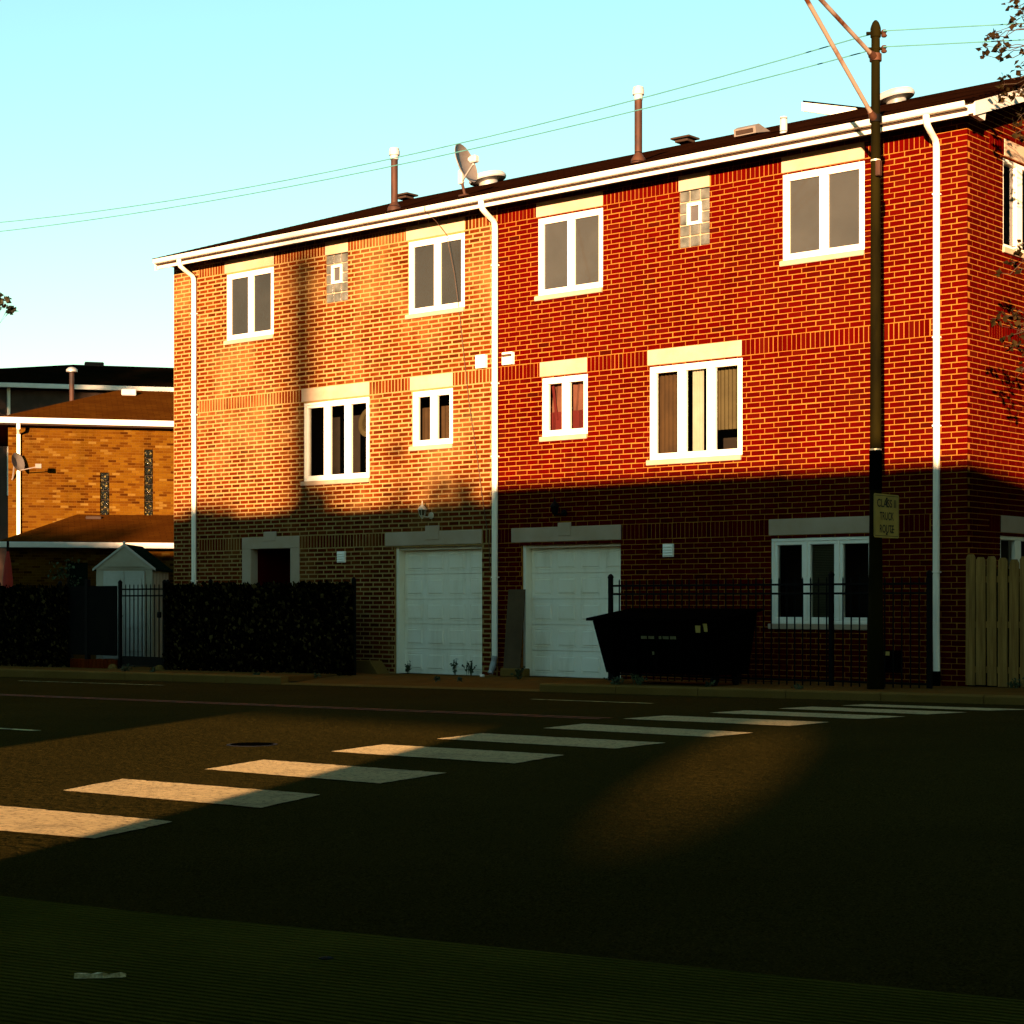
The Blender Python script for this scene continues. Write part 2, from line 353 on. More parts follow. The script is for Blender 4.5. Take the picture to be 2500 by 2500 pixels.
# ------------------------------------------------------------------ ground, road, pavement
def zr(x): return -.11+.011*x           # the street falls gently to the left
def zs(x): return .02+.009*x            # the pavement follows it
def sheet(name, xs, ys, zf, mat, parent=None, kind='structure', thick=0):
    mb = MB()
    for i in range(len(xs)-1):
        for j in range(len(ys)-1):
            mb.quad(*[(x, y, zf(x)) for x, y in ((xs[i], ys[j]), (xs[i+1], ys[j]), (xs[i+1], ys[j+1]), (xs[i], ys[j+1]))])
    o = mb.build(name, mat, parent)
    if kind and parent is None: tag(o, kind=kind)
    return o
sheet('ground', [-500, 500], [-500, 500], lambda x: -1.6, 'soil')
road = sheet('road', [-90, 90], [-26.5, -2.48], lambda x: zr(x)-.028, 'asphalt')
def rough_asphalt(cell=.021, depth=.0075, seed=5):
    '''the coarse stony surface of the road: a fine uneven mesh whose stones catch the low sun'''
    import numpy as np
    rg = np.random.default_rng(seed)
    xs = np.arange(-17, 20.5, cell); ys = np.arange(-20.6, -2.47, cell)
    X, Y = np.meshgrid(xs, ys, indexing='ij')
    X = X+rg.uniform(-.3, .3, X.shape)*cell; Y = Y+rg.uniform(-.3, .3, Y.shape)*cell
    Z = zr(X)-depth*rg.random(X.shape)
    ax, ay = X-CAM.x, Y-CAM.y; yaw = R(40.667)
    dep = -ax*math.sin(yaw)+ay*math.cos(yaw); lat = ax*math.cos(yaw)+ay*math.sin(yaw)
    ok = (np.abs(lat) < dep*.283+1.6) & (dep > 1)
    cm = ok[:-1, :-1] & ok[1:, :-1] & ok[:-1, 1:] & ok[1:, 1:]
    nx, ny = X.shape; idx = np.arange(nx*ny).reshape(nx, ny)
    quads = np.stack([idx[:-1, :-1][cm], idx[1:, :-1][cm], idx[1:, 1:][cm], idx[:-1, 1:][cm]], 1)
    used = np.unique(quads); remap = np.full(nx*ny, -1); remap[used] = np.arange(len(used)); quads = remap[quads]
    co = np.stack([X, Y, Z], -1).reshape(-1, 3)[used].astype(np.float32)
    me = bpy.data.meshes.new('asphalt_stones'); n = len(quads)
    me.vertices.add(len(co)); me.vertices.foreach_set('co', co.ravel())
    me.loops.add(n*4); me.loops.foreach_set('vertex_index', quads.ravel().astype(np.int32))
    me.polygons.add(n); me.polygons.foreach_set('loop_start', np.arange(0, n*4, 4, dtype=np.int32)); me.polygons.foreach_set('loop_total', np.full(n, 4, np.int32))
    me.polygons.foreach_set('use_smooth', np.ones(n, bool)); me.update(); me.validate()
    me.materials.append(M['asphalt']); o = bpy.data.objects.new('asphalt_stones', me); link(o, road); tag(o, kind='stuff'); return n
rough_asphalt()
sheet('yard', [-90, -40, -20, 0, 20, 40, 90], [-1.0, 40], lambda x: max(min(zs(x)-.10, .2), -.3), 'soil')
def road_quad(name, pts, mat, dz=.004):
    mb = MB(); n = len(pts)
    mb.add([(x, y, zr(x)+dz) for x, y in pts], [tuple(range(n))]); return mb.build(name, mat, road)
stripes = [[(12.2, -18.36), (12.97, -18.24), (12.67, -17.45), (10.2, -17.62), (10.55, -18.45)],
 [(10.5, -16.7), (12.51, -16.64), (12.2, -15.83), (10.12, -15.88)], [(9.96, -14.97), (11.96, -15.02), (11.76, -14.11), (9.63, -14.07)],
 [(9.43, -13.1), (11.61, -13.14), (11.4, -12.22), (9.2, -12.2)], [(9.1, -11.36), (11.31, -11.4), (11.26, -10.56), (8.93, -10.5)],
 [(8.92, -9.52), (11.16, -9.68), (11.16, -8.92), (8.8, -8.69)], [(8.6, -7.7), (10.88, -7.79), (10.89, -7.0), (8.63, -6.92)],
 [(8.73, -6.15), (10.91, -6.29), (11.07, -5.62), (8.81, -5.47)], [(8.92, -4.9), (11.06, -5.1), (11.26, -4.46), (9.04, -4.3)],
 [(9.2, -3.85), (11.3, -4.0), (11.64, -3.5), (9.31, -3.4)]]
rs = random.Random(8)
for q in stripes:                                # worn, slightly ragged edges
    pts = []
    for i in range(len(q)):
        a, b = Vector(q[i]), Vector(q[(i+1) % len(q)]); n = max(2, int((b-a).length/.07)); nrm_ = Vector((-(b-a).y, (b-a).x)).normalized()
        for k in range(n): p_ = a+(b-a)*k/n+nrm_*rs.gauss(0, .006); pts.append((p_.x, p_.y))
    road_quad('crosswalk_stripe', pts, 'road_paint')
road_quad('yellow_line', [(-60, -7.86), (8.4, -7.92), (8.4, -7.82), (-60, -7.76)], 'yellow_paint')
road_quad('yellow_line', [(-60, -7.66), (8.4, -7.72), (8.4, -7.62), (-60, -7.56)], 'yellow_paint')
for x in (-14.2, -5.2, 1.6): road_quad('lane_line', [(x, -12.9), (x+3.0, -12.9), (x+3.0, -12.78), (x, -12.78)], 'lane_paint')
road_quad('edge_line', [(4.6, -4.62), (6.8, -4.72), (6.8, -4.63), (4.6, -4.53)], 'lane_paint')
road_quad('edge_line', [(-9.0, -3.9), (-4.5, -3.95), (-4.5, -3.87), (-9.0, -3.82)], 'lane_paint')
# far pavement: slabs with joints, kerb stones, sloping driveway aprons
walk = sheet('sidewalk', [-60, -3.6, 3.3, 60], [-2.3, 0.4], lambda x: zs(x)-.16, 'soil')
def slab(name, parent, x0, x1, y0, y1, z00, z10, z01, z11, mat, g=.008, th=.1):
    """slab with corner heights (x0y0, x1y0, x0y1, x1y1) and a narrow joint all round"""
    a = [(x0+g, y0+g, z00), (x1-g, y0+g, z10), (x1-g, y1-g, z11), (x0+g, y1-g, z01)]
    i = .012
    t = [(x0+g+i, y0+g+i, z00), (x1-g-i, y0+g+i, z10), (x1-g-i, y1-g-i, z11), (x0+g+i, y1-g-i, z01)]
    mb = MB(); lo = [(x, y, z-th) for x, y, z in a]; mid = [(x, y, z-.008) for x, y, z in a]
    mb.add(t+mid+lo, [(0, 1, 2, 3)]+[(i_, 4+i_, 4+(i_+1) % 4, (i_+1) % 4) for i_ in range(4)]+[(4+i_, 8+i_, 8+(i_+1) % 4, 4+(i_+1) % 4) for i_ in range(4)])
    return mb.build(name, mat, parent)
rs = random.Random(3)
x = -24.0
while x < 24:
    x1 = x+1.5
    drive = -3.4 <= x and x1 <= 3.3
    for (y0, y1) in ((-2.28, -1.02), (-1.02, .02)):
        if y1 > 0 and (x1 < -9.2 or (-7.0 < x and False)): pass
        d = rs.uniform(-.006, .006)
        if drive:
            h = lambda xx, yy: (zs(xx)-.012) + min(0, (yy+1.0))/1.3*.11
            slab('slab', walk, x, x1, y0, y1, h(x, y0), h(x1, y0), h(x, y1), h(x1, y1), 'concrete')
        else:
            slab('slab', walk, x, x1, y0, y1, zs(x)+d, zs(x1)+d, zs(x)+d, zs(x1)+d, 'concrete')
    x = x1
x = -24.0
while x < 24:
    x1 = x+1.5
    drive = -3.4 <= x and x1 <= 3.3
    top = (lambda xx: zr(xx)+.025) if drive else (lambda xx: zs(xx)+.004)
    mb = MB(); y0, y1 = -2.48, -2.29; g = .006; b = .025
    prof = [(y0, -.3), (y0, -b*1.0), (y0+b, 0), (y1, 0), (y1, -.3)]
    vs = [(xx, y, (top(xx)+dz) if dz > -.2 else zr(xx)-.2) for xx in (x+g, x1-g) for (y, dz) in prof]
    mb.add(vs, [tuple(range(4, -1, -1)), tuple(range(5, 10))]+[(i, i+1, i+6, i+5) for i in range(4)])
    mb.build('kerb_stone', 'concrete_kerb', walk)
    x = x1
# near pavement under the viewer
edge = [(2.0, -21.6), (8.0, -20.75), (12.2, -20.15), (14.47, -19.84), (15.25, -19.74), (16.39, -19.52), (17.66, -19.29), (18.75, -19.1), (24, -18.2), (60, -12.2)]
mb = MB(); n = len(edge)
top = [(x, y, zr(x)+.03) for x, y in edge]; back = [(x, -27.5, zr(x)+.03) for x, y in edge]; low = [(x, y+.012, zr(x)-.05) for x, y in edge]
mb.add(top+back+low, [(i, n+i, n+i+1, i+1) for i in range(n-1)]+[(2*n+i, i, i+1, 2*n+i+1) for i in range(n-1)])
near = tag(mb.build('near_sidewalk', 'concrete_near'), kind='structure')

# ------------------------------------------------------------------ the two row houses
CC = .254/3; BL = .254                # course height, brick length
XL, XP, XR = -9.096, -.045, 9.03
RIDGE_Y, RIDGE_Z, EAVE_Y, EAVE_Z = 6.8, 10.9, -.55, 8.47
DEPTH = 14.0
def rect_minus(r, h):
    x0, x1, z0, z1 = r; a0, a1, b0, b1 = h
    if a1 <= x0 or a0 >= x1 or b1 <= z0 or b0 >= z1: return [r]
    out = []
    if a0 > x0: out.append((x0, a0, z0, z1))
    if a1 < x1: out.append((a1, x1, z0, z1))
    m0, m1 = max(x0, a0), min(x1, a1)
    if b0 > z0: out.append((m0, m1, z0, b0))
    if b1 < z1: out.append((m0, m1, b1, z1))
    return out
def carve(r, holes):
    rr = [r]
    for h in holes:
        rr = [q for p in rr for q in rect_minus(p, h)]
    return [q for q in rr if q[1]-q[0] > .022 and q[3]-q[2] > .022]
def wall_sheet(mb, O, U, Nn, u0, u1, z0, z1, holes, reveal=.12, d=.006):
    O = Vector(O); U = Vector(U); Nn = Vector(Nn)
    P = lambda u, z, dd: tuple(O+U*u+Vector((0, 0, z))-Nn*dd)
    us = sorted({u0, u1, *[min(max(h[k], u0), u1) for h in holes for k in (0, 1)]}); zz = sorted({z0, z1, *[min(max(h[k], z0), z1) for h in holes for k in (2, 3)]})
    for i in range(len(us)-1):
        for j in range(len(zz)-1):
            cu, cz = (us[i]+us[i+1])/2, (zz[j]+zz[j+1])/2
            if any(h[0] < cu < h[1] and h[2] < cz < h[3] for h in holes): continue
            mb.quad(P(us[i], zz[j], d), P(us[i+1], zz[j], d), P(us[i+1], zz[j+1], d), P(us[i], zz[j+1], d))
    for (a, b, e, f) in holes:
        mb.quad(P(a, e, d), P(a, f, d), P(a, f, reveal), P(a, e, reveal)); mb.quad(P(b, e, d), P(b, e, reveal), P(b, f, reveal), P(b, f, d))
        mb.quad(P(a, f, d), P(b, f, d), P(b, f, reveal), P(a, f, reveal)); mb.quad(P(a, e, d), P(a, e, reveal), P(b, e, reveal), P(b, e, d))

def lay_bricks(O, U, Nn, u0, u1, n0, n1, anchor, holes, joint, soldier=None, first=None, cut=None):
    """running-bond pieces (u0,u1,z0,z1,depth) for courses n0..n1; soldier (a,b): span where the band courses stand upright"""
    out = []; hj = joint/2
    for n in range(n0, n1):
        band = n in (28, 29, 30, 62, 63, 64, 95, 96, 97)
        off = 0 if n % 2 == 0 else CC
        z0, z1 = n*CC+hj, (n+1)*CC-hj
        lim0, lim1 = u0, u1
        if cut: lim0, lim1 = cut(n)
        k = math.floor((lim0-anchor-off)/BL)
        u = anchor+off+k*BL
        while u < lim1-1e-4:
            a, b = max(u, lim0), min(u+BL, lim1)
            if b-a > .03:
                spans = [(a, b)]
                if band and soldier:
                    spans = [(p[0], p[1]) for p in rect_minus((a, b, 0, 1), (soldier[0], soldier[1], -1, 2))]
                for (p, q) in spans:
                    if q-p < .03: continue
                    for r_ in carve((p+hj, q-hj, z0, z1), holes): out.append((*r_, .03))
            u += BL
    if soldier:
        for n in (28, 62, 95):
            if not (n0 <= n < n1): continue
            u = soldier[0]
            while u < soldier[1]-.02:
                b = min(u+CC, soldier[1])
                for r_ in carve((u+hj*.85, b-hj*.85, n*CC+hj*.85, (n+3)*CC-hj*.85), holes): out.append((*r_, .03))
                u += CC
    return out
def place_bricks(wall, pieces, O, U, Nn, mat, singles, jit, joint):
    """the nearest full bricks become objects of their own, the rest one joined part"""
    O_, U_, N_ = Vector(O), Vector(U), Vector(Nn)
    full = BL-joint; hh = CC-joint
    def dist(p): return ((O_+U_*((p[0]+p[1])/2)+Vector((0, 0, (p[2]+p[3])/2)))-CAM).length
    cand = sorted([p for p in pieces if abs(p[1]-p[0]-full) < 1e-4 and abs(p[3]-p[2]-hh) < 1e-4 and p[2] > 1.9], key=dist)[:singles]
    pick = set(cand)
    o0 = origin_of(wall)
    m0 = MB(); m0.brick((0, 0, 0), U, Nn, -full/2, full/2, -hh/2, hh/2, .03)
    me = None
    for p in cand:
        if me is None:
            o = m0.build('brick', mat); o.parent = wall; me = o.data
        else:
            o = bpy.data.objects.new('brick', me); link(o, wall)
        o.location = O_+U_*((p[0]+p[1])/2)+Vector((0, 0, (p[2]+p[3])/2))-N_*random.uniform(-jit, jit)-o0
        o.rotation_euler = (random.uniform(-.006, .006), random.uniform(-.008, .008), random.uniform(-.006, .006))
    mb = MB()
    for p in pieces:
        if p in pick: continue
        w_ = random.uniform(-.0025, .0025)
        ua, ub = random.uniform(-.003, .003), random.uniform(-.003, .003)
        mb.brick(O, U, Nn, p[0]+ua, p[1]+(ub if p[4] < .05 else 0), p[2]+w_, p[3]+w_+random.uniform(-.002, .002), p[4], .004, jit)
    o = mb.build('brickwork', mat, wall); tag(o, kind='stuff'); return o

def ring(mb, x0, x1, z0, z1, wd, y0, y1, b=.006):
    mb.box(x0, x1, y0, y1, z1-wd, z1, b); mb.box(x0, x1, y0, y1, z0, z0+wd, b)
    mb.box(x0, x0+wd, y0, y1, z0+wd, z1-wd, b); mb.box(x1-wd, x1, y0, y1, z0+wd, z1-wd, b)
def pleats(mb, x0, x1, z0, z1, y, n, amp, skew=0):
    k = n*4
    for i in range(k):
        a, b = x0+(x1-x0)*i/k, x0+(x1-x0)*(i+1)/k
        ya, yb = y+amp*math.sin(i/k*n*2*math.pi), y+amp*math.sin((i+1)/k*n*2*math.pi)
        mb.quad((a, ya, z0), (b, yb, z0), (b+skew, yb, z1), (a+skew, ya, z1))
def window(house, fr, nlight, lintel, sill, style, holes, label=None):
    """casement window: frame with posts, a sash, pane and backing for each light, stone lintel and sill"""
    x0, x1, z0, z1 = fr
    holes.append((x0, x1, z0, z1)); holes.append(lintel); holes.append(sill)
    y = .012
    mb = MB(); ring(mb, x0, x1, z0, z1, .05, y, .13)
    pitch = (x1-x0-.1)/nlight
    for i in range(1, nlight):
        xm = x0+.05+pitch*i; mb.box(xm-.022, xm+.022, y, .13, z0+.05, z1-.05, .006)
    wn = mb.build('window', 'white_frame', house)
    if label: wn['label'] = label
    MB().box(lintel[0], lintel[1], -.006, .13, lintel[2], lintel[3], .006).build('lintel', 'stone', wn)
    MB().box(sill[0], sill[1], -.035, .13, sill[2], sill[3], .008).build('sill', 'stone', wn)
    for i in range(nlight):
        a = x0+.05+pitch*i+(.022 if i else 0); b = x0+.05+pitch*(i+1)-(.022 if i < nlight-1 else 0)
        mb = MB(); ring(mb, a, b, z0+.05, z1-.05, .055, y+.012, .11); mb.build('sash', 'white_frame', wn)
        pa, pb, pz0, pz1 = a+.05, b-.05, z0+.10, z1-.10
        if style in ('screen', 'screen_dark'):
            MB().quad((pa, .066, pz0), (pb, .066, pz0), (pb, .066, pz1), (pa, .066, pz1)).build('insect_screen', 'screen_grey' if style == 'screen' else 'screen_dark', wn)
            MB().quad((pa, .052, pz0), (pb, .052, pz0), (pb, .052, pz1), (pa, .052, pz1)).build('pane', 'glass', wn)
        else:
            MB().quad((pa, .07, pz0), (pb, .07, pz0), (pb, .07, pz1), (pa, .07, pz1)).build('pane', 'glass', wn)
    if style not in ('screen', 'screen_dark'):
        mb = MB(); X0, X1, Z0, Z1, D = x0-.3, x1+.3, z0-.25, z1+.25, .9
        mb.quad((X0, D, Z0), (X1, D, Z0), (X1, D, Z1), (X0, D, Z1)); mb.quad((X0, .135, Z0), (X0, D, Z0), (X0, D, Z1), (X0, .135, Z1)); mb.quad((X1, .135, Z0), (X1, .135, Z1), (X1, D, Z1), (X1, D, Z0))
        mb.quad((X0, .135, Z1), (X0, D, Z1), (X1, D, Z1), (X1, .135, Z1)); mb.quad((X0, .135, Z0), (X1, .135, Z0), (X1, D, Z0), (X0, D, Z0))
        mb.build('room', 'room', wn)
        w3 = (x1-x0)/nlight
        if style == 'curtains':
            mb = MB(); pleats(mb, x0+.02, x0+w3*.98, z0+.1, z1-.02, .24, 7, .02); mb.build('curtain', 'curtain_brown', wn)
            mb = MB(); pleats(mb, x0+w3*1.24, x0+w3*1.60, z0+.05, z1-.02, .17, 4, .018); mb.build('curtain', 'curtain_white', wn)
            mb = MB(); pleats(mb, x0+w3*1.74, x0+w3*1.80, z0+.05, z1-.02, .16, 1, .01); mb.build('curtain', 'curtain_white', wn)
            mb = MB(); pleats(mb, x0+w3*1.86, x1-.02, z0+.45, z1-.02, .26, 9, .012); mb.build('curtain', 'curtain_olive', wn)
        elif style == 'pink':
            mb = MB(); pleats(mb, x0+.02, x1-.02, z0+.42, z1-.02, .24, 6, .02, .06); mb.build('curtain', 'curtain_pink', wn)
            mb = MB(); pleats(mb, x0+.02, x1-.02, z0+.02, z0+.44, .20, 5, .02); mb.build('curtain', 'curtain_red', wn)
            mb = MB(); pleats(mb, x0+.16, x0+.22, z0+.3, z1-.02, .18, 1, .02, -.1); mb.build('curtain', 'curtain_red', wn)
        elif style == 'brown':
            mb = MB(); pleats(mb, x0+.02, x1-.02, z0+.02, z1-.28, .24, 9, .012); mb.build('curtain', 'curtain_brown', wn)
        elif style == 'dark':
            prof = [(.10, -.006), (.30, -.006), (.30, .006), (.10, .006)]
            mb = MB(); A = Matrix.Rotation(R(82), 3, 'X')
            mb.lathe([(.30, 0), (.26, .02), (.20, .03), (.19, 0)], (x1-.42, .42, z1-.42), 24, A); mb.build('round_ornament', 'curtain_olive', wn, True)
        elif style == 'blind':
            mb = MB(); zz = z0+.1
            while zz < z1-.1:
                mb.quad((x0+w3+.05, .10, zz), (x0+2*w3-.03, .10, zz), (x0+2*w3-.03, .125, zz+.022), (x0+w3+.05, .125, zz+.022)); zz += .026
            mb.build('slatted_blind', 'blind', wn)
    return wn
def block_window(house, x0, x1, z0, z1, lintel, holes):
    holes.append((x0, x1, z0, z1)); holes.append(lintel)
    mb = MB(); mb.box(x0, x1, .05, .12, z0, z1); wn = mb.build('glass_block_window', 'stone', house)
    MB().box(lintel[0], lintel[1], -.006, .13, lintel[2], lintel[3], .006).build('lintel', 'stone', wn)
    cw, rh = (x1-x0)/3, (z1-z0)/5
    for i in range(3):
        for j in range(5):
            if i == 1 and j in (2, 3): continue
            MB().box(x0+cw*i+.009, x0+cw*(i+1)-.009, .022, .075, z0+rh*j+.009, z0+rh*(j+1)-.009, .014).build('glass_block', 'glass_block', wn)
    a, b, e, f = x0+cw*.80, x0+cw*2.2, z0+rh*1.93, z0+rh*3.85
    mb = MB(); ring(mb, a, b, e, f, .05, -.004, .07); mb.build('vent_frame', 'white_frame', wn)
    MB().quad((a+.04, .045, e+.04), (b-.04, .045, e+.04), (b-.04, .045, f-.04), (a+.04, .045, f-.04)).build('pane', 'screen_grey', wn)
def garage(house, x0, x1, z1, lint, key, holes):
    rec = .25; z0 = zs((x0+x1)/2)-.02
    holes.append((x0, x1, -1.0, z1)); holes.append(lint); holes.append(key)
    gd = MB().box(x0-.25, x1+.25, rec, rec+.04, z0, z1+.1).build('garage_door', 'door_paint', house)
    rows, cols = 5, 4; rh = (z1-.04-z0)/rows; cw = (x1-x0-.06)/cols
    for j in range(rows):
        MB().box(x0-.2, x1+.2, rec-.018, rec-.001, z0+rh*j+.004, z0+rh*(j+1)-.004, .003).build('door_section', 'door_paint', gd)
    shared = None
    for j in range(rows):
        for i in range(cols):
            cx, cz = x0+.05+cw*(i+.5), z0+rh*(j+.5)
            if shared is None:
                mb = MB(); hw, hh = cw*.39, rh*.34
                O = Vector((0, 0, 0))
                fr = [(-hw, 0, -hh), (hw, 0, -hh), (hw, 0, hh), (-hw, 0, hh)]
                gr = [(x*.93, .010, z*.90) for x, y, z in fr]; up = [(x*.80, -.012, z*.74) for x, y, z in fr]
                lip = [(x*.97, -.006, z*.955) for x, y, z in fr]
                mb.add(fr+lip+gr+up, [(k*4+i_, k*4+(i_+1) % 4, k*4+4+(i_+1) % 4, k*4+4+i_) for k in range(3) for i_ in range(4)]+[(12, 13, 14, 15)])
                o = mb.build('door_panel', 'door_paint'); o.parent = gd; shared = o.data
            else:
                o = bpy.data.objects.new('door_panel', shared); link(o, gd)
            o.location = Vector((cx, rec-.0185, cz))-origin_of(gd)
    mb = MB(); mb.box(x0+.001, x0+.06, .06, rec-.02, z0, z1-.001, .004); mb.box(x1-.03, x1-.001, .10, rec-.02, z0, z1-.001, .004); mb.box(x0+.06, x1-.03, .10, rec-.02, z1-.05, z1-.001, .004)
    mb.build('door_trim', 'door_paint', gd)
    lb = MB().box(lint[0], lint[1], -.012, .2, lint[2], lint[3], .008).build('lintel', 'stone', house)
    MB().box(key[0], key[1], -.024, .1, key[2]-.16, key[3], .006).build('keystone', 'stone', lb)
    return gd
def louvre(house, x0, x1, z0, z1):
    o = MB().box(x0, x1, -.03, .02, z0, z1, .004).build('louvre_vent', 'white_frame', house)
    n = 4; h = (z1-z0-.03)/n
    for i in range(n):
        z = z0+.015+h*i
        MB().prism([(x0+.015, -.031, z+h*.95), (x0+.015, -.05, z+h*.25), (x0+.015, -.031, z+h*.2)], (x1-x0-.03, 0, 0)).build('louvre_slat', 'white_frame', o)
def lantern(house, x, z, mat, y=-.17):
    mb = MB(); mb.lathe([(.03, -.012), (.06, 0), (.06, .02), (.03, .03)], (x+.10, -.03, z-.07), 14, Matrix.Rotation(R(90), 3, 'X'))
    mb.tube([(x+.10, -.04, z-.07), (x+.08, -.11, z-.10), (x, y, z-.09)], .012, 8)
    lp = mb.build('wall_lantern', mat, house, True)
    MB().lathe([(.012, -.13), (.02, -.11), (.045, -.085), (.05, -.07)], (x, y, z), 14).build('lantern_base', mat, lp, True)
    MB().lathe([(.050, -.068), (.072, .03), (.068, .035)], (x, y, z), 6).build('lantern_glass', 'curtain_olive' if mat == 'lantern_white' else 'black_metal', lp)
    mb = MB()
    for k in range(6):
        a = 2*math.pi*(k)/6; mb.tube([(x+.052*math.cos(a), y+.052*math.sin(a), z-.07), (x+.075*math.cos(a), y+.075*math.sin(a), z+.035)], .006, 5)
    mb.build('lantern_bars', mat, lp)
    MB().lathe([(.092, .034), (.085, .05), (.045, .10), (.018, .125), (.010, .15), (.014, .165), (.006, .20)], (x, y, z), 14).build('lantern_cap', mat, lp, True)
def downspout(house, x, ztop, zbot, wd=.055, kick=None):
    mb = MB(); f = (1, .72)
    pts = [(x+.07, -.51, 8.40), (x+.07, -.51, 8.32), (x+.065, -.47, 8.24), (x+.04, -.30, 8.16), (x+.01, -.12, 8.10), (x, -.070, 8.04), (x, -.062, 7.96), (x, -.062, ztop-.6)]
    z = ztop-.6
    while z > zbot+.4: z -= 1.1; pts.append((x+random.uniform(-.004, .004), -.062, max(z, zbot)))
    if pts[-1][2] > zbot: pts.append((x, -.062, zbot))
    mb.tube(pts, wd, 12, flat=f); o = mb.build('downspout', 'downspout', house, True)
    for zz in (7.3, 5.2, 3.9, 1.75):
        if zz > zbot: MB().box(x-wd*.99, x+wd*.99, -.104, -.004, zz, zz+.025, .004).build('strap', 'downspout', o)
    return o

# ---- left house
hl = thing('row_house', 'orange-brown brick left house of the pair with thick pale mortar and a small doorway', 'house', (XL, 0, 0), 'row houses of the attached pair')
hr = thing('row_house', 'deep red brick right house of the pair, its end wall on the corner', 'house', (XP, 0, 0), 'row houses of the attached pair')
c_ = CC
HL, HR = [], []
window(hl, (-7.40, -5.97, 78.7*c_, 95*c_-.03), 2, (-7.46, -5.96, 95*c_, 98*c_), (-7.46, -5.97, 77.7*c_, 78.7*c_), 'screen_dark', HL)
block_window(hl, -4.48, -3.85, 84*c_, 95*c_, (-4.48, -3.85, 95*c_, 98*c_), HL)
window(hl, (-2.24, -.83, 78.7*c_, 95*c_-.03), 2, (-2.30, -.83, 95*c_, 98*c_), (-2.30, -.84, 77.7*c_, 78.7*c_), 'screen_dark', HL)
window(hl, (-5.09, -3.27, 43.5*c_, 62*c_-.03), 3, (-5.15, -3.27, 62*c_, 65*c_), (-5.15, -3.26, 42.5*c_, 43.5*c_), 'dark', HL)
window(hl, (-2.14, -1.12, 49.7*c_, 62*c_-.03), 2, (-2.20, -1.12, 62*c_, 65*c_), (-2.21, -1.12, 48.7*c_, 49.7*c_), 'brown', HL)
garage(hl, -2.61, -.41, 28*c_-.03, (-2.84, -.41, 28*c_, 31*c_), (-1.79, -1.45, 31*c_, 32.2*c_), HL)
# doorway with stone surround
HL.append((-6.91, -5.21, -1, 31*c_)); HL.append((-6.25, -5.88, 31*c_, 32.2*c_))
dw = MB().box(-6.91, -5.21, -.012, .18, 28.2*c_, 31*c_, .008).box(-6.91, -6.64, -.011, .18, -.1, 28.2*c_, .008).box(-5.47, -5.21, -.011, .18, -.1, 28.2*c_, .008).box(-6.25, -5.88, -.02, .1, 30*c_, 32.2*c_, .006).build('doorway_surround', 'stone', hl)
mb = MB(); mb.quad((-6.7, 1.3, -.1), (-5.4, 1.3, -.1), (-5.4, 1.3, 2.6), (-6.7, 1.3, 2.6)); mb.quad((-6.64, .18, -.1), (-6.64, 1.3, -.1), (-6.64, 1.3, 2.6), (-6.64, .18, 2.6)); mb.quad((-5.47, .18, -.1), (-5.47, .18, 2.6), (-5.47, 1.3, 2.6), (-5.47, 1.3, -.1)); mb.quad((-6.64, .18, 2.385), (-5.47, .18, 2.385), (-5.47, 1.3, 2.385), (-6.64, 1.3, 2.385))
mb.build('porch_recess', 'brick_red', dw)
MB().box(-5.60, -5.55, .75, .9, 0, 2.3, .004).build('door_edge', 'door_paint', dw)
MB().lathe([(.03, 0), (.07, .02), (.075, .09), (.03, .12)], (-6.28, 1.1, 2.05), 12).build('porch_lamp', 'lantern_white', dw, True)
louvre(hl, -4.12, -3.90, 2.08, 2.295)
MB().box(-.50, -.28, -.08, .02, 5.512, 5.75, .006).build('utility_box', 'white_frame', hl)
lantern(hl, -1.72, 2.98, 'lantern_white')
# ---- right house
window(hr, (.90, 2.33, 78.7*c_, 95*c_-.03), 2, (.86, 2.33, 95*c_, 98*c_), (.84, 2.32, 77.7*c_, 78.7*c_), 'screen', HR)
block_window(hr, 3.90, 4.51, 84*c_, 95*c_, (3.90, 4.51, 95*c_, 98*c_), HR)
window(hr, (5.89, 7.34, 78.7*c_, 95*c_-.03), 2, (5.87, 7.34, 95*c_, 98*c_), (5.85, 7.34, 77.7*c_, 78.7*c_), 'screen', HR)
window(hr, (3.31, 5.14, 43.4*c_, 62*c_-.03), 3, (3.27, 5.13, 62*c_, 65*c_), (3.26, 5.12, 42.4*c_, 43.4*c_), 'curtains', HR)
window(hr, (.99, 2.0, 49.6*c_, 62*c_-.03), 2, (.94, 1.99, 62*c_, 65*c_), (.95, 1.99, 48.6*c_, 49.6*c_), 'pink', HR)
window(hr, (5.68, 7.50, 11.6*c_, 28*c_-.05), 3, (5.64, 7.48, 28*c_, 31*c_), (5.64, 7.46, 10.6*c_, 11.6*c_), 'blind', HR)
garage(hr, .51, 2.71, 28*c_-.05, (.29, 2.72, 28*c_, 31*c_), (1.36, 1.64, 31*c_, 31.8*c_), HR)
louvre(hr, 3.60, 3.81, 2.065, 2.28); louvre(hr, 4.95, 5.11, .24, .418)
o = MB().box(.13, .36, -.08, .02, 5.52, 5.74, .006).build('utility_box', 'white_frame', hr)
MB().box(.16, .36, -.12, -.078, 5.66, 5.70, .003).build('box_lid', 'cable', o)
lantern(hr, 1.42, 2.93, 'black_metal')
mb = MB().box(7.72, 7.98, -.14, .02, .28, .60, .01); mt = mb.build('gas_meter', 'black_plastic', hr)
MB().quad((7.735, -.142, .525), (7.845, -.142, .525), (7.845, -.142, .585), (7.735, -.142, .585)).build('meter_label', 'sign_white', mt)
mb = MB().box(4.2, 4.55, -.10, .02, .80, 1.12, .01); mt = mb.build('electric_meter', 'black_plastic', hr)
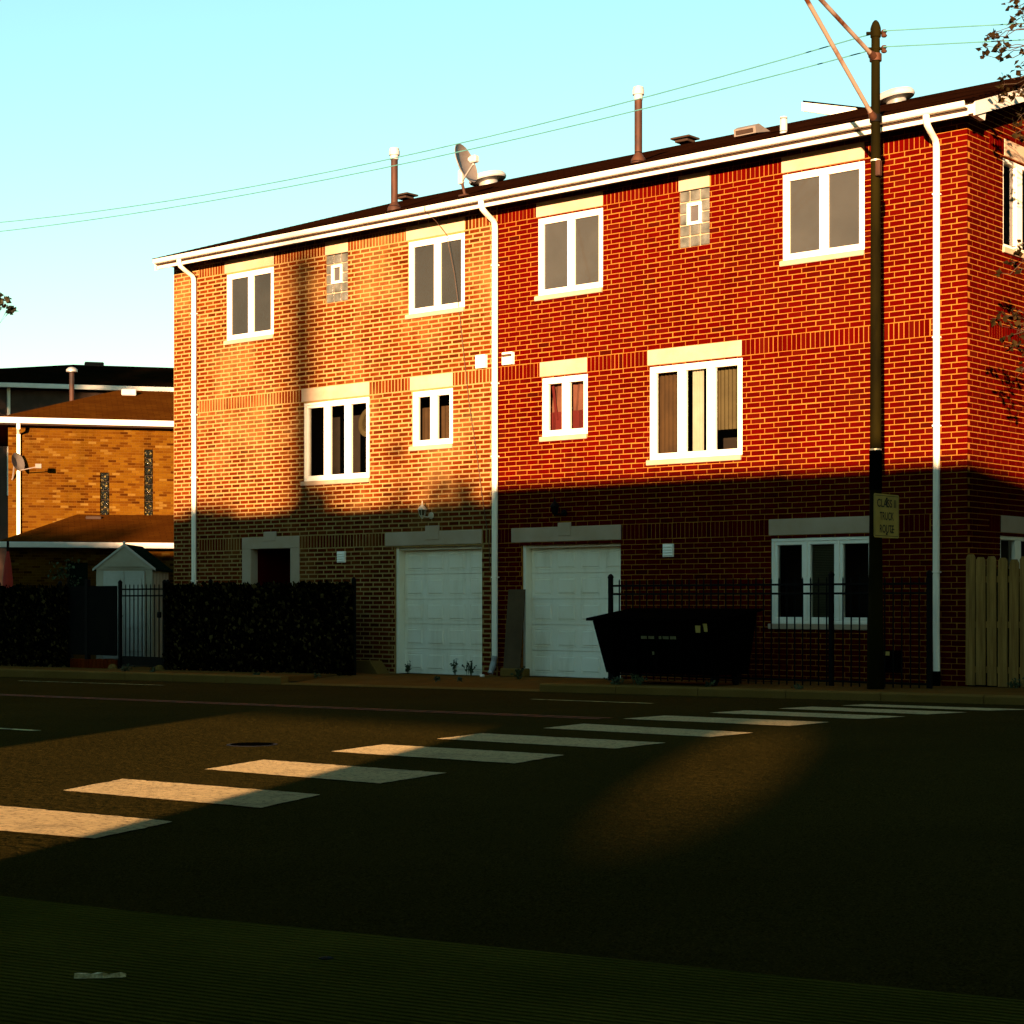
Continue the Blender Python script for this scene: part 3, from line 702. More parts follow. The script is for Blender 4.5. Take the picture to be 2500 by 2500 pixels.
# end wall openings (u runs along +y)
HE = []
HE += [(1.17, 2.7, 78.7*c_, 95*c_-.03), (1.21, 2.72, 95*c_, 98*c_), (1.15, 2.72, 77.7*c_, 78.7*c_), (1.08, 2.7, 11.6*c_, 28*c_-.05), (1.10, 2.72, 28*c_, 31*c_)]
def end_window(fr, lint, sill):
    mxr = Matrix(((0, -1, 0, XR), (1, 0, 0, 0), (0, 0, 1, 0), (0, 0, 0, 1)))     # local (u, depth, z) to the end wall
    mb = MB(mxr); y0, y1, z0, z1 = fr; ring(mb, y0, y1, z0, z1, .06, .02, .13); ym = (y0+y1)/2-.16; mb.box(ym-.10, ym+.10, .02, .13, z0+.06, z1-.06, .006)
    wn = mb.build('window', 'white_frame', hr)
    MB(mxr).box(lint[0], lint[1], -.006, .13, lint[2], lint[3], .006).build('lintel', 'stone', wn)
    if sill: MB(mxr).box(sill[0], sill[1], -.035, .13, sill[2], sill[3], .008).build('sill', 'stone', wn)
    for a, b in ((y0+.06, ym-.10), (ym+.10, y1-.06)):
        MB(mxr).quad((a, .08, z0+.06), (b, .08, z0+.06), (b, .08, z1-.06), (a, .08, z1-.06)).build('pane', 'glass', wn)
    MB(mxr).box(y0-.1, y1+.1, .5, .52, z0-.1, z1+.1).box(y0-.1, y0-.08, .135, .5, z0-.1, z1+.1).box(y1+.08, y1+.1, .135, .5, z0-.1, z1+.1).build('room', 'room', wn)
end_window(HE[0], HE[1], HE[2]); end_window(HE[3], HE[4], None)

# ---- walls
FO, FU, FN = (0, 0, 0), (1, 0, 0), (0, -1, 0)
EO, EU, EN = (XR, 0, 0), (0, 1, 0), (1, 0, 0)
SOLD = (-8.27, 8.44)
JL, JR = .026, .0135
mb = MB(); wall_sheet(mb, FO, FU, FN, XL, XP, -.4, 99*c_+.02, HL, .13, .005)
mb.quad((XL, .005, -.4), (XL, DEPTH, -.4), (XL, DEPTH, 8.4), (XL, .005, 8.4)); mb.add([(XL, .005, 8.4), (XL, DEPTH, 8.4), (XL, RIDGE_Y, RIDGE_Z-.2)], [(0, 1, 2)])
mb.quad((XL, DEPTH, -.4), (XP, DEPTH, -.4), (XP, DEPTH, 8.5), (XL, DEPTH, 8.5))
wl = mb.build('wall', 'mortar_left', hl)
pl = lay_bricks(FO, FU, FN, XL, XP-.005, 0, 99, XL, HL, JL, (SOLD[0], XP-.005))
place_bricks(wl, pl, FO, FU, FN, 'brick_orange', 300, .0025, JL)
mb = MB(); wall_sheet(mb, FO, FU, FN, XP, XR-.007, -.4, 99*c_+.02, HR, .13, .007)
wall_sheet(mb, (XR, 0, 0), EU, EN, .007, DEPTH, -.4, 99*c_+.02, HE, .13, .007)
mb.add([(XR-.007, .0, 99*c_+.02), (XR-.007, DEPTH, 99*c_+.02), (XR-.007, RIDGE_Y, RIDGE_Z-.12)], [(0, 1, 2)])
mb.quad((XP, DEPTH, -.4), (XR-.007, DEPTH, -.4), (XR-.007, DEPTH, 8.5), (XP, DEPTH, 8.5))
wr = mb.build('wall', 'mortar_right', hr)
even = lambda n: n % 2 == 0
pr = lay_bricks(FO, FU, FN, XP+.005, XR, 0, 99, XR-BL*80, HR, JR, (XP+.005, SOLD[1]), cut=lambda n: (XP+.005, XR+JR/2 if even(n) else XR-2*c_))
# (odd courses start one third brick over, so the corner closes with a turned brick)
pr = [(*p[:4], .085 if p[1] > XR-.02 else .03) for p in pr]
place_bricks(wr, pr, FO, FU, FN, 'brick_red', 300, .0015, JR)
def gable_cut(n):
    a = c_ if even(n) else -JR/2
    b = DEPTH
    if n >= 98:
        z = (n+1)*c_; sl = (RIDGE_Z-EAVE_Z)/(RIDGE_Y-EAVE_Y)
        a = max(a, EAVE_Y+(z+.10-EAVE_Z)/sl); b = min(b, 2*RIDGE_Y-a)
    return (a, max(a, b))
pe = lay_bricks(EO, EU, EN, 0, DEPTH, 0, 124, -BL*4+(c_), HE, JR, (.72, 5.0), cut=gable_cut)
pe2 = [p for p in pe if p[0] < .02]
mb = MB()
for p in pe: mb.brick(EO, EU, EN, p[0], p[1], p[2], p[3], 2*c_-JR if p[0] < .02 else .03, .004, .0015)
o = mb.build('brickwork', 'brick_red', wr); tag(o, kind='stuff')

# ---- roofs, gutters, rakes
SL = (RIDGE_Z-EAVE_Z)/(RIDGE_Y-EAVE_Y)
def roof_z(y): return EAVE_Z+SL*(y-EAVE_Y)
def roof(house, x0, x1):
    t = .05; back = 2*RIDGE_Y-EAVE_Y
    mb = MB()
    prof = [(EAVE_Y, EAVE_Z), (RIDGE_Y, RIDGE_Z), (back, EAVE_Z), (back, EAVE_Z-t), (RIDGE_Y, RIDGE_Z-t), (EAVE_Y, EAVE_Z-t)]
    nrow = 40; top = [(EAVE_Y+(RIDGE_Y-EAVE_Y)*i/nrow) for i in range(nrow+1)]
    for i in range(nrow):                      # overlapping shingle courses
        ya, yb = top[i], top[i+1]
        mb.quad((x0, ya, roof_z(ya)+.012), (x1, ya, roof_z(ya)+.012), (x1, yb, roof_z(yb)), (x0, yb, roof_z(yb)))
        mb.quad((x0, ya, roof_z(ya)-.002), (x1, ya, roof_z(ya)-.002), (x1, ya, roof_z(ya)+.012), (x0, ya, roof_z(ya)+.012))
    mb.quad((x0, RIDGE_Y, RIDGE_Z), (x1, RIDGE_Y, RIDGE_Z), (x1, back, EAVE_Z), (x0, back, EAVE_Z))
    mb.quad((x0, EAVE_Y, EAVE_Z-t), (x0, RIDGE_Y, RIDGE_Z-t), (x1, RIDGE_Y, RIDGE_Z-t), (x1, EAVE_Y, EAVE_Z-t))
    mb.quad((x0, back, EAVE_Z-t), (x1, back, EAVE_Z-t), (x1, RIDGE_Z and RIDGE_Y, RIDGE_Z-t), (x0, RIDGE_Y, RIDGE_Z-t))
    for x in (x0, x1):
        mb.add([(x, y, z) for y, z in prof], [(0, 1, 4, 5), (1, 2, 3, 4)])
    mb.quad((x0, EAVE_Y, EAVE_Z-t), (x1, EAVE_Y, EAVE_Z-t), (x1, EAVE_Y, EAVE_Z), (x0, EAVE_Y, EAVE_Z))
    return mb.build('roof', 'shingle_dark', house, uv=lambda p: (p.x, (p.y-EAVE_Y)*1.05))
rl = roof(hl, XL-.02, XP-.001); rr_ = roof(hr, XP+.001, XR+.36)
def eaves(house, x0, x1):
    gp = [(-.565, 8.452), (-.58, 8.452), (-.58, 8.425), (-.572, 8.415), (-.572, 8.395), (-.555, 8.372), (-.545, 8.368), (-.462, 8.368), (-.462, 8.45), (-.472, 8.45), (-.472, 8.378), (-.54, 8.378)]
    MB().prism([(x0, y, z) for y, z in gp], (x1-x0, 0, 0)).build('gutter', 'white_metal', house)
    MB().box(x0, x1, -.46, -.43, 8.268, 8.330, .004).build('fascia', 'white_metal', house); MB().box(x0, x1, -.458, -.432, 8.331, 8.44).build('gutter_shade_strip', 'soffit', house)  # dark strip behind the gutter stands in for the shade line
    MB().box(x0, x1, -.43, .004, 8.362, 8.385).build('soffit', 'soffit', house)
eaves(hl, XL+.03, XP-.002); eaves(hr, XP+.002, XR+.24)
def rake(house, x, wd, xin):
    p = [(x, EAVE_Y+.08, roof_z(EAVE_Y+.08)-.052), (x, RIDGE_Y, RIDGE_Z-.052), (x, RIDGE_Y, RIDGE_Z-.25), (x, EAVE_Y+.08, roof_z(EAVE_Y+.08)-.25)]
    o = MB().prism(p, (wd, 0, 0)).build('rake_board', 'white_metal', house)
    q = [(xin, -.43, roof_z(-.43)-.20), (x, -.43, roof_z(-.43)-.20), (x, RIDGE_Y, RIDGE_Z-.20), (xin, RIDGE_Y, RIDGE_Z-.20)]
    MB().add(q, [(0, 1, 2, 3)]).build('rake_soffit', 'soffit', house)
    return o
rake(hr, XR+.33, .028, XR); rake(hl, XL-.03, .028, XL)
mb = MB().prism([(XR+.245, -.475, 8.28), (XR+.245, -.475, 8.44), (XR+.245, -.05, 8.44), (XR+.245, -.10, 8.25)], (.08, 0, 0)); mb.build('eave_return', 'white_metal', hr)
d1 = downspout(hl, -8.36, 8.1, -.05, .058); d2 = downspout(hl, -.045, 8.1, .35, .060)
mb = MB(); mb.tube([(-.045, -.062, .36), (-.05, -.08, .27), (-.055, -.10, .19), (-.06, -.14, .10), (-.06, -.17, .05)], [.060, .050, .060, .046, .052], 9); mb.build('crushed_elbow', 'galv', d2)
d3 = downspout(hr, 8.57, 8.1, .30, .052)
mb = MB(); mb.tube([(8.57, -.062, .31), (8.57, -.062, .05)], .06, 10); mb.build('drain_pipe', 'black_plastic', d3)
# pipes and vents on the roofs
def flue(roof_o, x, y, ztop, r):
    zb = roof_z(y)
    o = MB().tube([(x, y, zb-.1), (x, y, ztop-.2)], r, 16, cap=True).build('flue_pipe', 'rust', roof_o, True)
    MB().lathe([(r*2.0, -.04), (r*1.9, .03), (r*1.25, .10), (r*1.02, .13)], (x, y, zb+.01), 16).build('flue_flashing', 'rust', roof_o, True)
    MB().lathe([(r*1.15, -.21), (r*1.15, -.13), (r*1.5, -.125), (r*1.5, -.04), (r*1.3, -.035), (r*1.35, 0), (r*1.1, .012)], (x, y, ztop), 16).build('flue_cap', 'vent_white', roof_o, True)
flue(rl, -3.07, .48, 9.98, .068); flue(rr_, 2.80, .38, 10.04, .066)
def mushroom(roof_o, x, y, r, z):
    MB().lathe([(r*.55, -.25), (r*.50, .03), (r*.48, .10)], (x, y, z), 20).build('vent_neck', 'galv', roof_o, True)
    A = Matrix.Rotation(R(-9), 3, 'Y') @ Matrix.Rotation(R(6), 3, 'X')
    MB().lathe([(r*.5, .06), (r*.95, .09), (r, .12), (r*.99, .16), (r*.9, .21), (r*.55, .25), (r*.1, .262)], (x, y, z), 28, A).build('vent_hood', 'vent_white', roof_o, True)
mushroom(rl, -5.80, 6.3, .43, 10.72); mushroom(rr_, 4.52, 6.15, .37, 10.66)
def roof_louvre(roof_o, x, y, s):
    z = roof_z(y)
    o = MB().prism([(x-s/2, y-s*.5, z-.02), (x-s/2, y-s*.55, z+.10), (x-s/2, y-s*.3, z+.16), (x-s/2, y+s*.5, roof_z(y+s*.5)+.02)], (s, 0, 0)).build('roof_louvre', 'dish_grey', roof_o)
    MB().quad((x-s*.4, y-s*.545, z+.0), (x+s*.4, y-s*.545, z+.0), (x+s*.4, y-s*.565, z+.07), (x-s*.4, y-s*.565, z+.07)).build('louvre_mouth', 'soffit', o)
roof_louvre(rr_, 3.70, 2.5, .45)
MB().tube([(5.63, .45, 8.75), (5.63, .45, 9.06)], .06, 14).build('vent_stub', 'vent_white', rr_, True)
MB().box(-.82, -.50, 6.5, 6.8, 10.88, 10.93, .01).box(-.9, -.42, 6.45, 6.85, 10.945, 10.985, .01).build('ridge_vent', 'soffit', rl); MB().box(-8.9, -8.6, 6.5, 6.8, 10.88, 10.93, .01).box(-9.0, -8.5, 6.45, 6.85, 10.945, 10.985, .01).build('ridge_vent', 'soffit', rl)
# stair dormer behind the ridge
dm = MB().prism([(1.60, 7.55, 11.34), (1.60, 7.55, 11.51), (2.85, 7.55, 11.17), (2.85, 7.55, 11.08), (2.40, 7.55, 11.10)], (0, .12, 0)).build('dormer_fascia', 'white_frame', rr_)
MB().box(1.74, 2.9, 7.6, 9.4, 10.6, 11.10).build('dormer_wall', 'white_frame', dm)
MB().prism([(1.62, 7.56, 11.515), (1.62, 7.56, 11.545), (3.3, 7.56, 11.08), (3.3, 7.56, 11.05)], (0, 2.2, 0)).build('dormer_roof', 'shingle_dark', dm)
# coax cable drooping down the left house, fixed at the gutter
pts = [(-1.26, -.585, 8.46), (-1.26, -.60, 8.37), (-1.22, -.35, 8.22), (-1.18, -.10, 8.0), (-1.06, -.025, 7.3), (-.94, -.022, 6.6), (-.80, -.02, 5.6), (-.70, -.02, 4.9), (-.50, -.02, 3.9), (-.40, -.02, 3.3), (-.28, -.02, 2.7), (-.22, -.02, 2.3), (-.2, -.02, 1.9)]
MB().tube(pts, .0055, 6).build('hanging_cable', 'cable', hl)

# satellite dish on the left roof
sd = thing('satellite_dish', 'grey satellite dish on its mast on the dark roof above the left house', 'satellite dish', (-1.42, .67, 8.87))
mb = MB(); mb.box(-1.52, -1.32, .58, .76, 8.82, 8.89, .01); mb.tube([(-1.42, .67, 8.86), (-1.47, .66, 9.06), (-1.50, .66, 9.16)], .028, 10); mb.build('mast', 'rust', sd, True)
mb = MB(); mb.box(-1.56, -1.46, .62, .70, 9.10, 9.36, .01); mb.tube([(-1.51, .66, 9.3), (-1.46, .60, 9.40)], .03, 8); mb.build('bracket', 'vent_white', sd)
nrm = Vector((.93, .22, .30)).normalized(); q = nrm.to_track_quat('Z', 'Y').to_matrix()
MB().lathe([(.02, 0), (.20, .025), (.35, .085), (.385, .105), (.38, .115), (.345, .095), (.20, .04), (.01, .016)], (-1.48, .63, 9.44), 32, q).build('reflector', 'dish_grey', sd, True)
c0 = Vector((-1.40, .58, 9.14)); c1 = Vector((-.86, .27, 9.30))
MB().tube([c0, c1], .018, 8).build('feed_arm', 'vent_white', sd)
MB(Matrix.Translation(c1)).box(-.06, .10, -.06, .06, .02, .15, .02).box(-.10, -.02, -.05, .05, .06, .13, .015).build('feed_horn', 'vent_white', sd)

# ------------------------------------------------------------------ street light pole with its arms, sign and wires
PX, PY = 8.43, -1.6; pz0 = zs(PX)
pole = thing('street_pole', 'dark green tapered steel street pole standing at the kerb before the red house', 'pole', (PX, PY, pz0))
MB().tube([(PX, PY, pz0-.02), (PX, PY, pz0+.25), (PX, PY, 1.1), (PX, PY, 3.2), (PX, PY, 6.0), (PX, PY, 9.28)], [.122, .118, .104, .080, .072, .060], 20).build('shaft', 'pole', pole, True)
MB().lathe([(.062, 0), (.074, .01), (.074, .13), (.066, .16), (.045, .215), (.02, .245), (.006, .25)], (PX, PY, 9.27), 20).build('cap', 'pole', pole, True)
for z in (9.10, 9.14, 9.33, 9.37):
    pass
for z in (9.115, 9.335):
    mb = MB(); mb.tube([(PX, PY, z-.018), (PX, PY, z+.018)], .068, 18); mb.tube([(PX-.13*.76, PY-.13*.65, z), (PX, PY, z), (PX+.13*.76, PY+.13*.65, z)], .022, 10); mb.build('wire_clamp', 'pole', pole, True)
    MB().lathe([(.03, -.05), (.045, -.03), (.025, 0), (.045, .03), (.03, .05)], (PX+.10, PY+.06, z-.01), 12).build('insulator', 'insulator', pole, True)
for z, r in ((7.53, .071), (3.46, .083), (3.32, .083), (3.05, .084), (2.92, .084)):
    MB().tube([(PX, PY, z), (PX, PY, z+.022)], r, 18).build('steel_band', 'strap', pole, True)
MB().tube([(PX, PY, 2.9), (PX, PY, 3.45)], .088, 18).build('sign_sleeve', 'black_plastic', pole, True)
MB().box(PX+.05, PX+.12, PY-.11, PY-.03, 7.30, 7.52, .01).build('cable_box', 'rust', pole)
def arm(z0, s1, z1):
    o = MB().tube([(PX, PY-.05, z0), (PX, PY-s1, z1)], .030, 14).build('mast_arm', 'arm', pole, True)
    MB().tube([(PX, PY, z0-.05), (PX, PY, z0+.05)], .085, 16).build('arm_collar', 'rust' if z0 > 8.5 else 'black_metal', pole, True)
    A = Vector((0, -1, (z1-z0)/s1)).to_track_quat('Z', 'Y').to_matrix()
    MB().lathe([(.055, 0), (.058, .05), (.042, .09), (.04, .12)], (PX, PY-.055, z0), 14, A).build('arm_socket', 'rust', pole, True)
    return o
arm(8.13, 2.42, 9.74); arm(8.99, 3.6, 10.10)
o = MB().lathe([(.02, 0), (.14, .04), (.17, .14), (.08, .24)], (PX, PY-3.85, 10.0), 16, Matrix.Diagonal((1, 1.8, 1))).build('lamp_head', 'galv', pole, True)
# traffic sign facing along the street
sg = thing('truck_route_sign', 'pale rectangular sign reading CLASS II TRUCK ROUTE strapped to the street pole', 'sign', (PX+.11, -1.83, 2.23))
sx = PX+.10
mb = MB(); pts = []
for cy, cz, a0 in ((-1.80, 2.26, 180), (-1.15, 2.26, 270), (-1.15, 2.815, 0), (-1.80, 2.815, 90)):
    for k in range(5): a = R(a0+k*22.5); pts.append((sx, cy+.03*math.cos(a), cz+.03*math.sin(a)))
mb.prism(pts, (.004, 0, 0)); plate = mb.build('sign_plate', 'sign_white', sg)
bd = MB()
for (ya, yb, za, zb) in ((-1.805, -1.145, 2.252, 2.260), (-1.805, -1.145, 2.815, 2.823), (-1.813, -1.805, 2.26, 2.815), (-1.145, -1.137, 2.26, 2.815)):
    bd.quad((sx+.0055, ya, za), (sx+.0055, yb, za), (sx+.0055, yb, zb), (sx+.0055, ya, zb))
bd.build('sign_border', 'sign_black', sg)
def lettering(txt, parent, cy, cz, height, width, x, name='lettering'):
    cu = bpy.data.curves.new('t', 'FONT'); cu.body = txt; cu.align_x = 'LEFT'; cu.offset = .018; to = bpy.data.objects.new('t', cu); COL.objects.link(to)
    bpy.context.view_layer.update()
    me = bpy.data.meshes.new_from_object(to.evaluated_get(bpy.context.evaluated_depsgraph_get())); bpy.data.objects.remove(to)
    xs = [v.co.x for v in me.vertices]; ys = [v.co.y for v in me.vertices]
    o0 = origin_of(parent)
    for v in me.vertices:
        u = (v.co.x-min(xs))/(max(xs)-min(xs))-.5; h = (v.co.y-min(ys))/(max(ys)-min(ys))-.5
        v.co = Vector((x, cy+u*width, cz+h*height))-o0
    me.materials.clear(); me.materials.append(M['sign_black']); me.name = name
    o = bpy.data.objects.new(name, me); link(o, parent); return o
lettering('CLASS II', sg, -1.475, 2.715, .115, .54, sx+.0055); lettering('TRUCK', sg, -1.47, 2.535, .115, .40, sx+.0055); lettering('ROUTE', sg, -1.47, 2.355, .115, .40, sx+.0055)
for z in (2.78, 2.285): MB().lathe([(.018, 0), (.018, .006), (.01, .012)], (sx+.004, -1.475, z), 10, Matrix.Rotation(R(90), 3, 'Y')).build('bolt', 'sign_black', sg)
mb = MB(); mb.tube([(sx+.006, -1.36, 2.33), (sx+.006, -1.33, 2.30), (sx+.006, -1.31, 2.32), (sx+.006, -1.33, 2.35), (sx+.006, -1.26, 2.35)], .007, 5)
mb.tube([(sx+.006, -1.475, 2.77), (sx+.006, -1.47, 2.66)], .008, 5); mb.build('scrawl', 'sign_black', sg)
# flat dark disc for a small round spot on the road
mh = thing('dark_road_disc', 'small round dark disc lying flush in the road', 'manhole cover', (8.15, -12.9, zr(8.15)))
MB().lathe([(.24, -.02), (.24, .003), (.22, .004)], (8.15, -12.9, zr(8.15)), 28).build('disc_rim', 'black_metal', mh)
MB().lathe([(.205, -.02), (.205, .005), (.20, .007)], (8.15, -12.9, zr(8.15)), 28).build('disc_face', 'black_plastic', mh)
# overhead wires
def parab(z8, zm, z13):
    import itertools
    P = [(8.33, z8), (-.96, zm), (-13.06, z13)]
    def z(x):
        t = 0
        for i, (xi, zi) in enumerate(P):
            l = 1
            for j, (xj, zj) in enumerate(P):
                if i != j: l *= (x-xj)/(xi-xj)
            t += zi*l
        return t
    return z
for nm, zf, z0, lab in (('a', parab(9.34, 9.09, 9.607), 9.335, 'upper of the two overhead wires running left from the street pole'), ('b', parab(9.11, 8.956, 9.41), 9.115, 'lower of the two overhead wires running left from the street pole')):
    pts = [(PX-.07, PY, z0)]+[(x, PY, zf(x)) for x in [8.2-k*1.2 for k in range(24)]]
    tag(recenter(MB().tube(pts, .0088, 6).build('overhead_wire', 'wire')), lab, 'wire', 'overhead wires')
    k = [p for p in pts if p[0] < 5.6][0]
for (x0, z0, lab, zz) in ((8.55, 9.345, 'upper of the two overhead wires running right from the street pole', 9.36), (8.55, 9.12, 'lower of the two overhead wires running right from the street pole', 9.10)):
    pts = [(x0+(18*t), PY+10*t, z0+(zz-z0)*t-.9*t*(1-t)*.25) for t in [k/16 for k in range(17)]]
    tag(recenter(MB().tube(pts, .0088, 6).build('overhead_wire', 'wire')), lab, 'wire', 'overhead wires')

# ------------------------------------------------------------------ iron fences, gate, ivy screens
FY = -1.0
def iron_fence(name, label, x0, x1, posts, group, pitch=.137, zf=None, ztop=1.70, skip=None):
    t = thing(name, label, 'fence', ((x0+x1)/2, FY, zs((x0+x1)/2)), group)
    for z in (ztop-.115, ztop-.25, .16): MB().box(x0, x1, FY-.014, FY+.014, z-.016, z+.016, .003).build('rail', 'black_metal', t)
    for px in posts:
        p = MB().box(px-.032, px+.032, FY-.033, FY+.033, zs(px)-.02, ztop+.01, .004).build('post', 'black_metal', t)
        MB().lathe([(.046, 0), (.05, .02), (.036, .05), (.012, .07)], (px, FY, ztop+.008), 10).build('post_cap', 'black_metal', p)
    me = None; x = x0+pitch*.5
    while x < x1:
        if not any(abs(x-px) < .07 for px in posts):
            if me is None:
                o = MB().box(-.009, .009, -.009, .009, .08, ztop-.04, .002).add([(-.009, -.009, ztop-.04), (.009, -.009, ztop-.04), (.009, .009, ztop-.04), (-.009, .009, ztop-.04), (0, 0, ztop+.0)], [(0, 1, 4), (1, 2, 4), (2, 3, 4), (3, 0, 4)]).build('picket', 'black_metal'); o.parent = t; me = o.data
            else: o = bpy.data.objects.new('picket', me); link(o, t)
            o.location = Vector((x, FY, 0))-origin_of(t)
        x += pitch
    return t
iron_fence('iron_fence', 'black iron picket fence in front of the red house behind the dumpster', 3.24, 8.98, [3.27, 7.36, 8.95], 'black iron fences')
iron_fence('iron_fence', 'black iron picket fence carrying the ivy screen before the doorway', -8.06, -2.62, [-8.03, -6.7, -2.66], 'black iron fences')
iron_fence('iron_fence', 'black iron picket fence carrying the ivy screen at the far left', -17.5, -11.3, [-14.0, -11.7], 'black iron fences')
gt = iron_fence('iron_gate', 'open-barred black iron gate in front of the cream garden shed', -9.62, -8.12, [-9.60, -8.14], 'black iron fences')
gt['category'] = 'gate'; MB().box(-9.5, -8.2, FY-.02, FY+.02, .02, .20).build('kick_plate', 'black_metal', gt)
MB().tube([(-9.55, FY-.04, .95), (-9.45, FY-.09, .98), (-9.40, FY-.09, 1.04)], .012, 6).build('gate_handle', 'black_metal', gt)
MB().box(-8.3, -8.2, FY-.07, FY-.02, 1.0, 1.12, .01).build('latch_box', 'black_metal', gt)
pn = thing('privacy_panel', 'solid dark privacy panel between the left ivy screen and the iron gate', 'fence panel', (-10.5, FY, zs(-10.5)))
MB().box(-11.28, -9.66, FY-.05, FY-.02, .20, 1.66, .004).build('panel', 'dark_panel', pn)
MB().box(-10.75, -10.65, FY-.06, FY+.03, -.05, 1.80, .005).build('post', 'black_metal', pn)
ed = thing('brick_edging', 'row of reddish upright bricks below the dark privacy panel', 'edging', (-10.5, FY, zs(-10.5)))
for k in range(12):
    x = -11.25+k*.132
    MB().box(x, x+.118, FY-.07, FY+.02, zs(x)-.03, zs(x)+.19+random.uniform(-.01, .01), .006).build('brick', 'brick_orange', ed)
for x, lab in ((-9.64, 'small pale concrete footing at the left gate post'), (-8.10, 'small pale concrete footing at the right gate post')):
    tag(recenter(MB().lathe([(.11, -.03), (.10, .03), (.07, .08), (.03, .10)], (x, FY-.16, zs(x)), 9).build('concrete_footing', 'concrete_kerb')), lab, 'footing', 'gate post footings')
def leaf(mb, c, s, rng, droop=.3):
    d = Vector((rng.gauss(0, 1), rng.gauss(0, 1), rng.gauss(-droop, .7))).normalized()
    n = Vector((rng.gauss(0, 1), rng.gauss(0, 1), rng.gauss(0, 1))); sd_ = d.cross(n).normalized()*s*.36; c = Vector(c)
    nn = d.cross(sd_).normalized()*s*.12
    mb.add([c, c+d*s*.45+sd_+nn, c+d*s, c+d*s*.45-sd_+nn], [(0, 1, 2), (0, 2, 3)])
def ivy(label, x0, x1, z1, n, seed):
    rng = random.Random(seed)
    t = thing('ivy_screen', label, 'ivy screen', ((x0+x1)/2, FY, zs((x0+x1)/2)), 'ivy screens on the iron fences')
    MB().box(x0, x1, FY-.035, FY-.017, zs(x0)+.06, z1-.03).build('backing', 'dark_panel', t)
    mb = MB()
    for k in range(n):
        x, z = rng.uniform(x0, x1), rng.uniform(zs(x0)+.03, z1+.05*rng.random()**3)
        d = Vector((rng.gauss(0, .6), -1+rng.gauss(0, .3), rng.gauss(-.5, .5))).normalized()
        c = Vector((x, FY-.05-rng.random()**2*.10, z)); s_ = rng.uniform(.05, .125)
        side = Vector((rng.gauss(0, 1), 0, rng.gauss(0, 1))).normalized(); tip = side.cross(d).normalized()
        a = side*s_*.45; mb.add([c-tip*s_*.5, c+a, c+tip*s_*.6, c-a, c+d*s_*.12], [(0, 1, 4), (1, 2, 4), (2, 3, 4), (3, 0, 4)])
    mb.build('leaves', 'ivy', t); return t
ivy('leafy artificial ivy screen on the fence before the small doorway', -8.0, -2.62, 1.66, 8200, 1)
ivy('leafy artificial ivy screen on the fence at the left edge', -17.4, -11.3, 1.66, 6200, 2)

# ------------------------------------------------------------------ wooden fence right of the corner
wf = thing('wooden_fence', 'weathered dog-eared wooden plank fence right of the corner of the red house', 'fence', (11, -.1, zs(11)))
rng = random.Random(5); x = 9.06
while x < 15.5:
    w_ = .142; zt = 1.95+rng.uniform(-.02, .035)+(.05 if x < 9.1 else 0); zb = zs(x)+rng.uniform(.0, .03); y0 = -.12+rng.uniform(-.006, .006); l = rng.uniform(-.010, .010)
    prof = [(x, zb), (x+w_, zb), (x+w_+l, zt-.05), (x+w_*.8+l, zt), (x+w_*.2+l, zt), (x+l, zt-.05)]
    MB().prism([(a, y0, b) for a, b in prof], (0, .02, 0)).build('plank', 'wood_fence', wf); x += .168
for z in (.35, 1.0, 1.65): MB().box(9.06, 15.5, -.095, -.055, z-.045, z+.045).build('rail', 'wood_fence', wf)
mb = MB(); mb.box(9.06, 15.5, -.05, -.03, zs(9)-.1, 1.80); mb.build('dark_backing', 'dark_panel', wf)  # near-black sheet filling the gaps between planks

# ------------------------------------------------------------------ dumpster and odds and ends by the wall
db = thing('dumpster', 'black steel dumpster with sloping lid beside the right garage door', 'dumpster', (4.9, -1.75, zs(4.9)))
g0 = zs(4.9)
xa, xb, ya, yb = 3.80, 6.15, -2.15, -1.12
mb = MB()
vs = [(xa+.16, ya+.14, g0+.17), (xb-.16, ya+.14, g0+.17), (xb-.16, yb, g0+.17), (xa+.16, yb, g0+.17), (xa, ya, 1.03), (xb, ya, 1.03), (xb, yb, 1.18), (xa, yb, 1.18)]
mb.add(vs, [(0, 1, 2, 3), (0, 1, 5, 4), (1, 2, 6, 5), (2, 3, 7, 6), (3, 0, 4, 7), (4, 5, 6, 7)]); mb.build('bin_body', 'black_plastic', db)
MB().prism([(xa-.07, ya-.08, 1.035), (xa-.07, ya-.08, 1.075), (xa-.07, yb+.05, 1.225), (xa-.07, yb+.05, 1.19)], ((xb-xa)/2+.06, 0, 0)).build('lid', 'black_plastic', db)
MB().prism([((xa+xb)/2+.02, ya-.08, 1.035), ((xa+xb)/2+.02, ya-.08, 1.075), ((xa+xb)/2+.02, yb+.05, 1.225), ((xa+xb)/2+.02, yb+.05, 1.19)], ((xb-xa)/2+.05, 0, 0)).build('lid', 'black_plastic', db)
for k in range(5):
    MB().box(xa+.35+k*.42, xa+.41+k*.42, ya-.02, ya+.16, g0+.2, 1.02, .01).build('rib', 'black_plastic', db)
MB().box(xa-.02, xa+.02, ya+.3, ya+.75, .62, .74, .01).build('lift_pocket', 'black_plastic', db)
for x_, y_ in ((xa+.25, ya+.25), (xb-.25, ya+.25), (xa+.25, yb-.2), (xb-.25, yb-.2)):
    MB().lathe([(.07, -.025), (.085, -.015), (.085, .015), (.07, .025)], (x_, y_, g0+.085), 16, Matrix.Rotation(R(90), 3, 'Y')).build('wheel', 'black_metal', db)
    MB().box(x_-.05, x_+.05, y_-.05, y_+.05, g0+.13, g0+.18).build('caster_plate', 'black_metal', db)
def on_front(z): t = (z-(g0+.17))/(1.03-(g0+.17)); return ya+.14*(1-t)
